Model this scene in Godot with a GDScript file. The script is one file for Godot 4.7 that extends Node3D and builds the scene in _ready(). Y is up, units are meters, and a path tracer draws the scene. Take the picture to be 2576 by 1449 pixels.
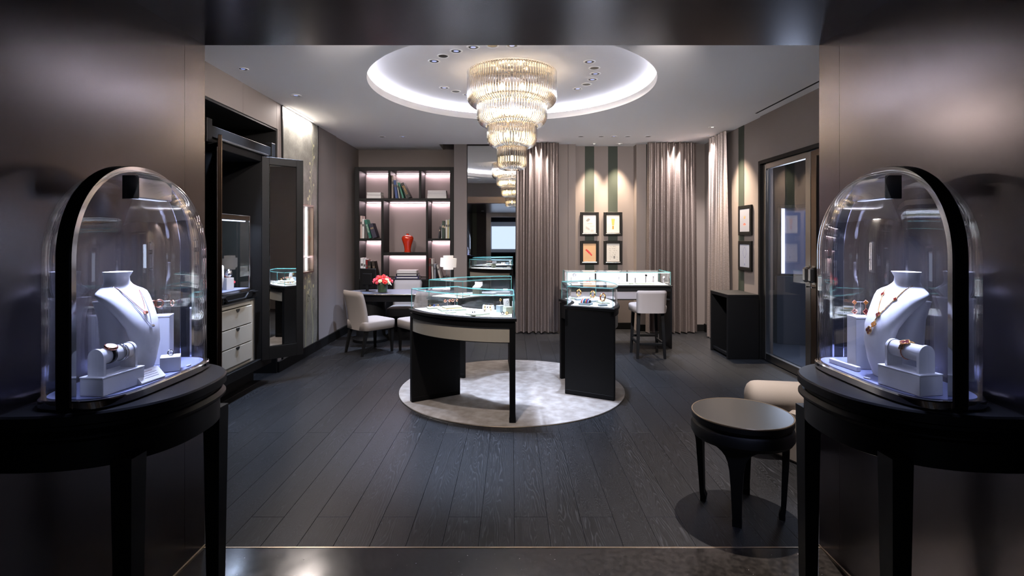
extends Node3D
# Units: metres, y up. Plan positions are written (x, depth): depth runs away from the camera, so world z = -depth.

const FOCAL := 1300.0
const HORIZON := 598.0
const EYE := 1.6
var used := {}
var groups := 0
var M := {}
var rng := RandomNumberGenerator.new()


func W(x: float, h: float, d: float) -> Vector3:
	return Vector3(x, h, -d)


func v2(x: float, y: float) -> Vector2:
	return Vector2(x, y)


func numbered(called: String) -> String:
	if used.has(called):
		used[called] += 1
		return "%s_%03d" % [called, used[called]]
	used[called] = 0
	return called


func tag(o: Node, label: String, category: String, group := "") -> Node:
	o.set_meta("label", label)
	o.set_meta("category", category)
	if group:
		o.set_meta("group", group)
	return o


func thing(called: String, label: String, category: String, at := Vector3.ZERO, turn := 0.0, group := "") -> Node3D:
	var o := Node3D.new()
	o.name = numbered(called)
	add_child(o)
	o.position = at
	o.rotation.y = deg_to_rad(turn)
	tag(o, label, category, group)
	return o


func setting(called: String, at := Vector3.ZERO) -> Node3D:
	var o := Node3D.new()
	o.name = numbered(called)
	add_child(o)
	o.position = at
	o.set_meta("kind", "structure")
	return o


func part(called: String, shape: Variant, m: Material, parent: Node) -> MeshInstance3D:
	var o := MeshInstance3D.new()
	o.name = called if parent != self else numbered(called)
	o.mesh = shape if shape is Mesh else done(shape)
	o.material_override = m
	o.cast_shadow = GeometryInstance3D.SHADOW_CASTING_SETTING_ON
	parent.add_child(o, true)
	return o


func copy(root: Node3D, at: Vector3, turn: float, label := "") -> Node3D:
	var base: String = root.name
	var cut := base.rfind("_")
	if cut > 0 and base.substr(cut + 1).is_valid_int():
		base = base.substr(0, cut)
	var o: Node3D = root.duplicate()
	o.name = numbered(base)
	add_child(o)
	o.position = at
	o.rotation.y = deg_to_rad(turn)
	if label:
		o.set_meta("label", label)
	return o


# ---------- shapes ----------
func mesh() -> SurfaceTool:
	var st := SurfaceTool.new()
	st.begin(Mesh.PRIMITIVE_TRIANGLES)
	return st


func done(st: SurfaceTool) -> ArrayMesh:
	st.generate_normals()
	return st.commit()


func vert(st: SurfaceTool, p: Vector3, uv := Vector2.ZERO) -> void:
	st.set_uv(uv)
	st.add_vertex(p)


func tri_out(st: SurfaceTool, a: Vector3, b: Vector3, c: Vector3, inside: Vector3) -> void:
	if (c - a).cross(b - a).dot((a + b + c) / 3.0 - inside) < 0.0:
		var t := b
		b = c
		c = t
	vert(st, a)
	vert(st, b)
	vert(st, c)


func quad_out(st: SurfaceTool, a: Vector3, b: Vector3, c: Vector3, d: Vector3, inside: Vector3) -> void:
	tri_out(st, a, b, c, inside)
	tri_out(st, a, c, d, inside)


func cbox(st: SurfaceTool, center: Vector3, size: Vector3, bevel := 0.002, basis := Basis()) -> void:
	# a box with chamfered edges
	st.set_smooth_group(-1)
	var h := size / 2.0
	var b: float = minf(bevel, minf(h.x, minf(h.y, h.z)) * 0.9)
	var at := func(s: Vector3, k: int) -> Vector3:
		var p := Vector3(s.x * (h.x - b), s.y * (h.y - b), s.z * (h.z - b))
		p[k] = s[k] * h[k]
		return center + basis * p
	for k in 3:
		var i := (k + 1) % 3
		var j := (k + 2) % 3
		for sk in [-1.0, 1.0]:
			var c := []
			for q in [[-1.0, -1.0], [1.0, -1.0], [1.0, 1.0], [-1.0, 1.0]]:
				var s := Vector3.ZERO
				s[k] = sk
				s[i] = q[0]
				s[j] = q[1]
				c.append(at.call(s, k))
			quad_out(st, c[0], c[1], c[2], c[3], center)
	if b <= 0.0:
		return
	for k in 3:
		var i := (k + 1) % 3
		var j := (k + 2) % 3
		for si in [-1.0, 1.0]:
			for sj in [-1.0, 1.0]:
				var lo := Vector3.ZERO
				lo[i] = si
				lo[j] = sj
				var hi := lo
				lo[k] = -1.0
				hi[k] = 1.0
				quad_out(st, at.call(lo, i), at.call(hi, i), at.call(hi, j), at.call(lo, j), center)
	for sx in [-1.0, 1.0]:
		for sy in [-1.0, 1.0]:
			for sz in [-1.0, 1.0]:
				var s := Vector3(sx, sy, sz)
				tri_out(st, at.call(s, 0), at.call(s, 1), at.call(s, 2), center)


func box(lo: Vector3, hi: Vector3, bevel := 0.002) -> SurfaceTool:
	var st := mesh()
	cbox(st, (lo + hi) / 2.0, (hi - lo).abs(), bevel)
	return st


func room_box(x0: float, x1: float, h0: float, h1: float, d0: float, d1: float, bevel := 0.0015) -> SurfaceTool:
	return box(W(x0, h0, d1), W(x1, h1, d0), bevel)


func grid(st: SurfaceTool, rows: Array, close_u := false, close_v := false, smooth := true, uv_rect := Rect2(0, 0, 1, 1)) -> void:
	# rows of points, each row of the same length
	groups += 1
	st.set_smooth_group(groups if smooth else -1)
	var n := rows.size()
	var w: int = rows[0].size()
	for i in (n if close_v else n - 1):
		var a: PackedVector3Array = rows[i]
		var b: PackedVector3Array = rows[(i + 1) % n]
		var v0 := uv_rect.position.y + uv_rect.size.y * i / float(maxi(1, n - 1))
		var v1 := uv_rect.position.y + uv_rect.size.y * (i + 1) / float(maxi(1, n - 1))
		for j in (w if close_u else w - 1):
			var k := (j + 1) % w
			var u0 := uv_rect.position.x + uv_rect.size.x * j / float(maxi(1, w - 1))
			var u1 := uv_rect.position.x + uv_rect.size.x * (j + 1) / float(maxi(1, w - 1))
			if not a[j].is_equal_approx(a[k]):
				vert(st, a[j], v2(u0, v0))
				vert(st, b[j], v2(u0, v1))
				vert(st, a[k], v2(u1, v0))
			if not b[j].is_equal_approx(b[k]):
				vert(st, a[k], v2(u1, v0))
				vert(st, b[j], v2(u0, v1))
				vert(st, b[k], v2(u1, v1))


func lathe(st: SurfaceTool, prof: Array, seg := 32, center := Vector3.ZERO, basis := Basis(), sharp := 35.0) -> void:
	# profile of (radius, height); corners sharper than «sharp» degrees stay edges
	var run := [prof[0]]
	for i in range(1, prof.size()):
		run.append(prof[i])
		var cut := i == prof.size() - 1
		if not cut:
			var a: Vector2 = (prof[i] - prof[i - 1]).normalized()
			var b: Vector2 = (prof[i + 1] - prof[i]).normalized()
			cut = absf(rad_to_deg(a.angle_to(b))) > sharp
		if cut:
			var rows := []
			for p in run:
				var row := PackedVector3Array()
				for j in seg:
					var t := TAU * j / seg
					row.append(center + basis * Vector3(p.x * cos(t), p.y, p.x * sin(t)))
				rows.append(row)
			grid(st, rows, true)
			run = [prof[i]]


func tube(st: SurfaceTool, path: Array, r: float, seg := 8, closed := false, flat := 1.0, up := Vector3.UP) -> void:
	var rows := []
	var n := path.size()
	for i in n:
		var t: Vector3
		if closed:
			t = (path[(i + 1) % n] - path[(i + n - 1) % n]).normalized()
		else:
			t = (path[mini(i + 1, n - 1)] - path[maxi(i - 1, 0)]).normalized()
		var side := t.cross(up)
		if side.length() < 0.05:
			side = t.cross(Vector3(0.3, 0.1, 1.0))
		side = side.normalized()
		var other := side.cross(t).normalized()
		var row := PackedVector3Array()
		for j in seg:
			var a := TAU * j / seg
			row.append(path[i] + (side * cos(a) + other * sin(a) * flat) * r)
		rows.append(row)
	if not closed:
		var first := PackedVector3Array()
		var last := PackedVector3Array()
		for j in seg:
			first.append(path[0])
			last.append(path[n - 1])
		var cap := [first, rows[0]]
		grid(st, cap, true, false, false)
		grid(st, [rows[n - 1], last], true, false, false)
	grid(st, rows, true, closed)


func prism(st: SurfaceTool, outline: PackedVector2Array, h0: float, h1: float, bevel := 0.0, smooth := true) -> void:
	# an outline in plan (x, depth), pulled up from h0 to h1
	var levels := [[0.0, h0], [0.0, h1]]
	var inner := outline
	if bevel > 0.0:
		inner = shrink(outline, bevel)
		levels = [[bevel, h0], [0.0, h0 + bevel], [0.0, h1 - bevel], [bevel, h1]]
	for k in levels.size() - 1:
		var a := inner if levels[k][0] > 0.0 else outline
		var b := inner if levels[k + 1][0] > 0.0 else outline
		var lo := PackedVector3Array()
		var hi := PackedVector3Array()
		for i in outline.size():
			lo.append(W(a[i].x, levels[k][1], a[i].y))
			hi.append(W(b[i].x, levels[k + 1][1], b[i].y))
		grid(st, [lo, hi], true, false, smooth)
	st.set_smooth_group(-1)
	var ids := Geometry2D.triangulate_polygon(inner)
	for side in 2:
		var h: float = [h0, h1][side]
		for t in ids.size() / 3:
			var a := W(inner[ids[t * 3]].x, h, inner[ids[t * 3]].y)
			var b := W(inner[ids[t * 3 + 1]].x, h, inner[ids[t * 3 + 1]].y)
			var c := W(inner[ids[t * 3 + 2]].x, h, inner[ids[t * 3 + 2]].y)
			tri_out(st, a, b, c, Vector3(a.x, h + (1.0 if side == 0 else -1.0), a.z))


func shrink(outline: PackedVector2Array, by: float) -> PackedVector2Array:
	var out := PackedVector2Array()
	var n := outline.size()
	var turn := 0.0
	for i in n:
		turn += outline[i].cross(outline[(i + 1) % n])
	for i in n:
		var e0 := (outline[i] - outline[(i + n - 1) % n]).normalized()
		var e1 := (outline[(i + 1) % n] - outline[i]).normalized()
		var m := (e0 + e1).normalized()
		var inward := v2(-m.y, m.x) * (1.0 if turn > 0.0 else -1.0)
		out.append(outline[i] + inward * by / maxf(0.4, e0.dot(m)))
	return out


func loft(st: SurfaceTool, sections: Array, power := 2.0, seg := 36) -> void:
	# sections of [height, forward, half width, half depth], closed at both ends
	var rows := []
	for s in sections:
		var row := PackedVector3Array()
		for j in seg:
			var t := TAU * j / seg
			var c := cos(t)
			var q := sin(t)
			row.append(Vector3(signf(c) * pow(absf(c), 2.0 / power) * s[2], s[0], s[1] + signf(q) * pow(absf(q), 2.0 / power) * s[3]))
		rows.append(row)
	for k in [0, rows.size() - 1]:
		var mid := PackedVector3Array()
		for j in seg:
			mid.append(Vector3(0, sections[k][0], sections[k][1]))
		grid(st, [mid, rows[k]], true, false, false)
	grid(st, rows, true)


func ball(st: SurfaceTool, center: Vector3, r: float, seg := 12, squash := 1.0) -> void:
	var prof := []
	for i in seg / 2 + 1:
		var t := PI * i / (seg / 2)
		prof.append(v2(maxf(0.0, r * sin(t)), -r * squash * cos(t)))
	lathe(st, prof, seg, center, Basis(), 200.0)


func ring(st: SurfaceTool, center: Vector3, r: float, thick: float, axis := Vector3.UP, seg := 24, round_ := 8, flat := 1.0) -> void:
	var path := []
	var a := axis.normalized()
	var s := a.cross(Vector3(0.31, 0.2, 0.93)).normalized()
	var t := a.cross(s)
	for i in seg:
		var q := TAU * i / seg
		path.append(center + (s * cos(q) + t * sin(q)) * r)
	tube(st, path, thick, round_, true, flat, a)


func pane(a: Vector3, b: Vector3, c: Vector3, d: Vector3) -> SurfaceTool:
	# a sheet of glass, corners in order, with corner uvs
	var st := mesh()
	st.set_smooth_group(-1)
	for p in [[a, v2(0, 1)], [b, v2(0, 0)], [c, v2(1, 0)], [a, v2(0, 1)], [c, v2(1, 0)], [d, v2(1, 1)]]:
		vert(st, p[0], p[1])
	return st


func arc_points(center: Vector2, r: float, from_deg: float, to_deg: float, n: int) -> PackedVector2Array:
	var out := PackedVector2Array()
	for i in n + 1:
		var t := deg_to_rad(lerpf(from_deg, to_deg, i / float(n)))
		out.append(center + v2(cos(t), sin(t)) * r)
	return out


func sector(center: Vector2, r0: float, r1: float, a0: float, a1: float, n := 24) -> PackedVector2Array:
	var out := arc_points(center, r1, a0, a1, n)
	var back := arc_points(center, r0, a1, a0, n)
	out.append_array(back)
	return out


# ---------- materials ----------
func mat(called: String, color: Color, rough := 0.5, metal := 0.0, specular := 0.5) -> StandardMaterial3D:
	var m := StandardMaterial3D.new()
	m.resource_name = called
	m.albedo_color = color
	m.roughness = rough
	m.metallic = metal
	m.metallic_specular = specular
	m.cull_mode = BaseMaterial3D.CULL_DISABLED
	M[called] = m
	return m


func glass(called: String, color: Color, alpha: float, rough := 0.02) -> StandardMaterial3D:
	var m := mat(called, Color(color, alpha), rough)
	m.transparency = BaseMaterial3D.TRANSPARENCY_ALPHA
	return m


func glow(called: String, color: Color, energy: float) -> StandardMaterial3D:
	var m := mat(called, Color(0.8, 0.8, 0.8), 0.5)
	m.emission_enabled = true
	m.emission = color
	m.emission_energy_multiplier = energy
	return m


func noise_tex(freq: float, size: int, lo: Color, hi: Color, type := FastNoiseLite.TYPE_SIMPLEX_SMOOTH, octaves := 4, seed_ := 1) -> NoiseTexture2D:
	var n := FastNoiseLite.new()
	n.noise_type = type
	n.frequency = freq
	n.fractal_octaves = octaves
	n.seed = seed_
	var t := NoiseTexture2D.new()
	t.width = size
	t.height = size
	t.seamless = true
	t.noise = n
	var g := Gradient.new()
	g.set_color(0, lo)
	g.set_color(1, hi)
	t.color_ramp = g
	return t


func weave(called: String, color: Color, contrast: float, rough: float, scale: Vector3, relief := 0.05, seed_ := 1) -> StandardMaterial3D:
	# cloth: fine stretched noise on three planes
	var m := mat(called, color, rough, 0.0, 0.3)
	m.albedo_texture = noise_tex(0.05, 256, Color(1.0 - contrast, 1.0 - contrast, 1.0 - contrast), Color.WHITE, FastNoiseLite.TYPE_SIMPLEX, 3, seed_)
	m.uv1_triplanar = true
	m.uv1_world_triplanar = true
	m.uv1_scale = scale
	if relief > 0.0:
		m.heightmap_enabled = true
		m.heightmap_scale = relief
		m.heightmap_texture = m.albedo_texture
	return m


func wood_image() -> ImageTexture:
	# brushed oak, four boards side by side, 5.2 m long
	var n := FastNoiseLite.new()
	n.seed = 5
	n.frequency = 1.0
	n.fractal_octaves = 2
	var w := 512
	var h := 1536
	var im := Image.create(w, h, false, Image.FORMAT_RGB8)
	var mid := [0.3, 0.62, 0.5, 1.4]
	for y in h:
		var along := 5.2 * y / h
		for x in w:
			var b := x * 4 / w
			var u := (x * 4.0 / w) - b
			var warp := n.get_noise_2d(u * 2.2 + b * 7.0, along * 0.9)
			var warp2 := n.get_noise_2d(u * 5.0 + b * 3.0 + 40.0, along * 4.0)
			var off: float = u - mid[b] - warp * 0.25
			var g: float
			if b == 2:
				g = u * 14.0 + warp * 2.5 + along * 0.15
			else:
				g = off * off * 15.0 + along * (2.1 if b != 3 else -1.2) + warp * 1.6 + warp2 * 0.25
			var f := g * 2.2 - floorf(g * 2.2)
			var line := smoothstep(0.55, 0.85, f) * (1.0 - smoothstep(0.88, 1.0, f))
			line *= 0.45 + 0.55 * clampf(n.get_noise_2d(u * 30.0 + 90.0, along * 7.0) + 0.55, 0.0, 1.0)
			var fine := n.get_noise_2d(u * 70.0 + b * 50.0, along * 5.0)
			var c := 0.46 + 0.10 * fine + 0.05 * warp + 0.54 * line
			im.set_pixel(x, y, Color(c, c, c))
	return ImageTexture.create_from_image(im)


func stamp(im: Image, c: Vector2, r: float, color: Color) -> void:
	for y in range(maxi(0, int(c.y - r)), mini(im.get_height(), int(c.y + r) + 2)):
		for x in range(maxi(0, int(c.x - r)), mini(im.get_width(), int(c.x + r) + 2)):
			var k := clampf(r + 0.5 - v2(x, y).distance_to(c), 0.0, 1.0)
			if k > 0.0:
				im.set_pixel(x, y, im.get_pixel(x, y).lerp(color, k * color.a))


func stroke(im: Image, pts: Array, r0: float, r1: float, color: Color) -> void:
	for i in pts.size() - 1:
		var a: Vector2 = pts[i]
		var b: Vector2 = pts[i + 1]
		var n := int(a.distance_to(b) / 0.7) + 1
		for k in n:
			var t := (i + k / float(n)) / (pts.size() - 1)
			stamp(im, a.lerp(b, k / float(n)), lerpf(r0, r1, t), color)


func blossom_image(seed_: int) -> ImageTexture:
	# silver leaf with painted flowering branches (flat print)
	var w := 384
	var h := 1024
	var r := RandomNumberGenerator.new()
	r.seed = seed_
	var n := FastNoiseLite.new()
	n.seed = seed_
	n.frequency = 0.012
	var im := Image.create(w, h, false, Image.FORMAT_RGB8)
	for y in h:
		for x in w:
			var leaf := 0.02 * sin(float((x / 64) * 7 + (y / 64) * 13))
			var c := 0.54 + 0.10 * n.get_noise_2d(x, y) + 0.05 * n.get_noise_2d(x * 6.0, y * 6.0 + 900.0) + leaf
			im.set_pixel(x, y, Color(c * 1.0, c * 0.995, c * 0.95))
	for s in 4:
		var p := v2(40.0 + s * 95.0 + r.randf_range(-20, 20), h)
		var ang := -PI / 2.0 + r.randf_range(-0.15, 0.15)
		var pts := [p]
		var steps := [34, 26, 36, 24][s] as int
		for k in steps:
			ang += r.randf_range(-0.22, 0.22)
			ang = lerpf(ang, -PI / 2.0, 0.18)
			p += v2(cos(ang), sin(ang)) * 26.0
			pts.append(p)
			if k > 4 and r.randf() < 0.75:
				var q := p
				var a2 := ang + (0.8 if r.randf() < 0.5 else -0.8)
				var tw := [q]
				for m in r.randi_range(2, 4):
					q += v2(cos(a2), sin(a2)) * 14.0
					a2 = lerpf(a2, -PI / 2.0, 0.3)
					tw.append(q)
				stroke(im, tw, 1.8, 1.0, Color(0.72, 0.73, 0.58))
				if r.randf() < 0.65:
					var rr := r.randf_range(4.0, 7.5)
					for j in 5:
						stamp(im, q + v2(cos(j * TAU / 5), sin(j * TAU / 5)) * rr * 0.8, rr * 0.62, Color(0.9, 0.89, 0.74))
					stamp(im, q, rr * 0.35, Color(0.72, 0.68, 0.42))
				else:
					for j in 3:
						stamp(im, q + v2(r.randf_range(-7, 7), r.randf_range(-7, 7)), r.randf_range(2.0, 4.0), Color(0.27, 0.3, 0.22, 0.85))
		stroke(im, pts, 3.4, 1.4, Color(0.74, 0.74, 0.6))
	return ImageTexture.create_from_image(im)


func sketch_image(kind: int) -> ImageTexture:
	# small design drawings on paper (flat print)
	var w := 144
	var h := 200
	var im := Image.create(w, h, false, Image.FORMAT_RGB8)
	var r := RandomNumberGenerator.new()
	r.seed = 50 + kind
	var paper := [Color(0.74, 0.745, 0.75), Color(0.75, 0.745, 0.72), Color(0.76, 0.62, 0.48), Color(0.74, 0.74, 0.73), Color(0.58, 0.59, 0.64), Color(0.56, 0.585, 0.66)][kind] as Color
	im.fill(paper)
	var ink := Color(0.28, 0.26, 0.25)
	if kind == 0:
		for k in 5:
			stroke(im, [v2(32 + k * 7, 62 - k * 6), v2(50 + k * 7, 74 - k * 6)], 1.2, 1.2, ink)
			stroke(im, [v2(32 + k * 5, 62 + k * 3), v2(58 + k * 5, 38 + k * 3)], 1.0, 1.0, ink)
		for k in 7:
			stamp(im, v2(50 + k * 8, 96), 4.0, Color(0.6, 0.5, 0.42))
			stamp(im, v2(50 + k * 8, 96), 2.4, paper)
		for k in 5:
			stroke(im, [v2(30, 128 + k * 6), v2(72, 154 + k * 4)], 0.8, 0.8, Color(0.45, 0.43, 0.42))
			stroke(im, [v2(86 + k * 9, 120), v2(84 + k * 9, 132)], 0.8, 0.8, Color(0.45, 0.43, 0.42))
		for k in 4:
			stroke(im, [v2(84, 168 + k * 6), v2(118, 168 + k * 6)], 0.8, 0.8, Color(0.45, 0.43, 0.42))
	elif kind == 1:
		for k in 8:
			stroke(im, [v2(34 + k * 6, 30), v2(36 + k * 6, 26), v2(38 + k * 6, 32)], 0.8, 0.8, Color(0.55, 0.45, 0.4))
		stroke(im, [v2(32, 52), v2(58, 56), v2(110, 54)], 0.7, 0.7, Color(0.45, 0.43, 0.42))
		var gold := Color(0.78, 0.52, 0.16)
		for k in 30:
			var half := lerpf(17.0, 10.0, k / 30.0)
			stroke(im, [v2(72 - half, 44 + k * 2.4), v2(72 + half, 44 + k * 2.4)], 1.4, 1.4, gold if k % 3 else Color(0.88, 0.72, 0.36))
		stroke(im, [v2(72, 44), v2(72, 116)], 2.2, 1.6, Color(0.92, 0.8, 0.5))
		for k in 16:
			stroke(im, [v2(64, 122 + k * 2.4), v2(80, 122 + k * 2.4)], 1.4, 1.4, Color(0.75, 0.5, 0.18))
	elif kind == 2:
		for k in 3:
			var c := v2(52 + k * 14, 86 + k * 14)
			stroke(im, [c + v2(-16, -14), c + v2(0, -4), c + v2(14, 16)], 9.0, 7.0, Color(0.72, 0.06, 0.09))
			stroke(im, [c + v2(-10, -12), c + v2(4, -2), c + v2(14, 10)], 1.6, 1.0, Color(0.93, 0.5, 0.5))
	elif kind == 3:
		for k in 26:
			var p := v2(r.randf_range(28, 112), 30.0 + int(k / 4) * 24.0)
			stroke(im, [p, p + v2(r.randf_range(4, 12), r.randf_range(-4, 4)), p + v2(r.randf_range(6, 16), r.randf_range(0, 8))], 0.9, 0.8, Color(0.36, 0.34, 0.33))
		for k in 10:
			stroke(im, [v2(78, 140 + k * 3), v2(94, 140 + k * 3)], 0.9, 0.9, Color(0.35, 0.35, 0.35))
	elif kind == 4:
		stamp(im, v2(72, 74), 13.0, Color(0.85, 0.5, 0.34))
		stamp(im, v2(70, 70), 6.0, Color(0.93, 0.68, 0.5))
		for k in 7:
			stamp(im, v2(56 + k * 5, 128 - absf(3.0 - k) * -3.0), 5.0, Color(0.83, 0.36, 0.3))
		stamp(im, v2(72, 142), 7.0, Color(0.88, 0.52, 0.4))
	else:
		for k in 40:
			var t := k / 39.0
			var q := v2(72 + sin(t * PI) * (28.0 if k % 2 else -28.0) * (1.0 - t * 0.2), 22.0 + t * 100.0)
			stamp(im, q, 1.8, Color(0.22, 0.28, 0.55))
		for k in 8:
			stamp(im, v2(72, 122 + k * 6), 3.0, Color(0.9, 0.92, 0.95) if k % 2 else Color(0.25, 0.3, 0.6))
		stroke(im, [v2(72, 168), v2(72, 184)], 2.6, 2.6, Color(0.2, 0.24, 0.5))
	return ImageTexture.create_from_image(im)


func _ready() -> void:
	rng.seed = 7
	camera_and_air()
	cove_lights()
	materials()
	structure()
	entrance()
	back_wall()
	left_wall()
	right_wall()
	rug_and_counters()
	chandelier()
	downlights()
	lobby()
	desk_corner()
	bookcase()
	armoire()
	wall_vitrine_counter()
	entrance_consoles()
	stool_and_bench()


func camera_and_air() -> void:
	var near := 0.05
	var cam := Camera3D.new()
	cam.name = "camera"
	cam.position = Vector3(0, EYE, 0)
	cam.set_frustum(near * 1449.0 / FOCAL, v2(0, -near * (724.5 - HORIZON) / FOCAL), near, 60.0)
	add_child(cam)
	cam.current = true
	var env := Environment.new()
	env.background_mode = Environment.BG_COLOR
	env.background_color = Color(0.16, 0.16, 0.19)
	env.background_energy_multiplier = 0.6
	env.ambient_light_source = Environment.AMBIENT_SOURCE_DISABLED
	env.tonemap_mode = Environment.TONE_MAPPER_LINEAR
	env.tonemap_exposure = 2.75
	env.sdfgi_enabled = true
	env.ssao_enabled = true
	env.ssil_enabled = true
	var around := WorldEnvironment.new()
	around.name = "environment"
	around.environment = env
	add_child(around)


const COOL := Color(0.80, 0.87, 1.0)
const NEUTRAL := Color(1.0, 0.95, 0.92)
const WARM := Color(1.0, 0.90, 0.78)
const RUG := Vector2(0.0, 5.54)
const CEIL := 3.2
const CAP := 3.37
const LEFT := -2.78
const RIGHT := 3.3
const BACK := 8.85


func spot(parent: Node, at: Vector3, target: Vector3, energy: float, angle: float, color: Color, soft := 0.03, blend := 0.6) -> SpotLight3D:
	var l := SpotLight3D.new()
	l.name = "spot"
	parent.add_child(l, true)
	var up := Vector3.UP if absf((target - at).normalized().y) < 0.95 else Vector3.FORWARD
	l.look_at_from_position(at, target, up)
	l.light_energy = energy
	l.light_color = color
	l.spot_angle = angle
	l.spot_angle_attenuation = blend
	l.spot_range = 12.0
	l.spot_attenuation = 2.0
	l.light_size = soft
	l.shadow_enabled = true
	return l


func panel_light(parent: Node, at: Vector3, towards: Vector3, size: Vector2, energy: float, color: Color) -> AreaLight3D:
	# light leaves the panel towards «towards»; size.x runs level
	var l := AreaLight3D.new()
	l.name = "panel_light"
	parent.add_child(l, true)
	var up := Vector3.UP if absf(towards.normalized().y) < 0.95 else Vector3.FORWARD
	l.look_at_from_position(at, at + towards, up)
	l.area_size = size
	l.light_energy = energy
	l.light_color = color
	l.area_range = 12.0
	l.area_attenuation = 2.0
	l.shadow_enabled = true
	return l


func cove_lights() -> void:
	# the lamp strip that lies on the ceiling edge round the recess
	var strip := setting("trim_cove")
	strip.set_meta("label", "hidden light strip round the circular ceiling recess")
	var st := mesh()
	lathe(st, [v2(1.72, CEIL + 0.084), v2(1.72, CEIL + 0.092), v2(1.75, CEIL + 0.092), v2(1.75, CEIL + 0.084)], 72, W(RUG.x, 0, RUG.y))
	part("light_strip", st, glow("cove_glow", Color(1.0, 0.98, 1.0), 1.0), strip)
	var n := 28
	for i in n:
		var t := TAU * (i + 0.5) / n
		var p := W(RUG.x + cos(t) * 1.735, CEIL + 0.097, RUG.y + sin(t) * 1.735)
		var l := AreaLight3D.new()
		l.name = "panel_light"
		strip.add_child(l, true)
		l.look_at_from_position(p, p + Vector3(0.0, 1.0, 0.0), Vector3(-sin(t), 0, -cos(t)))
		l.area_size = v2(0.03, 0.38)
		l.light_energy = 0.34
		l.light_color = Color(0.97, 0.97, 1.0)
		l.area_range = 10.0
		l.area_attenuation = 2.0
		l.shadow_enabled = true


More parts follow.
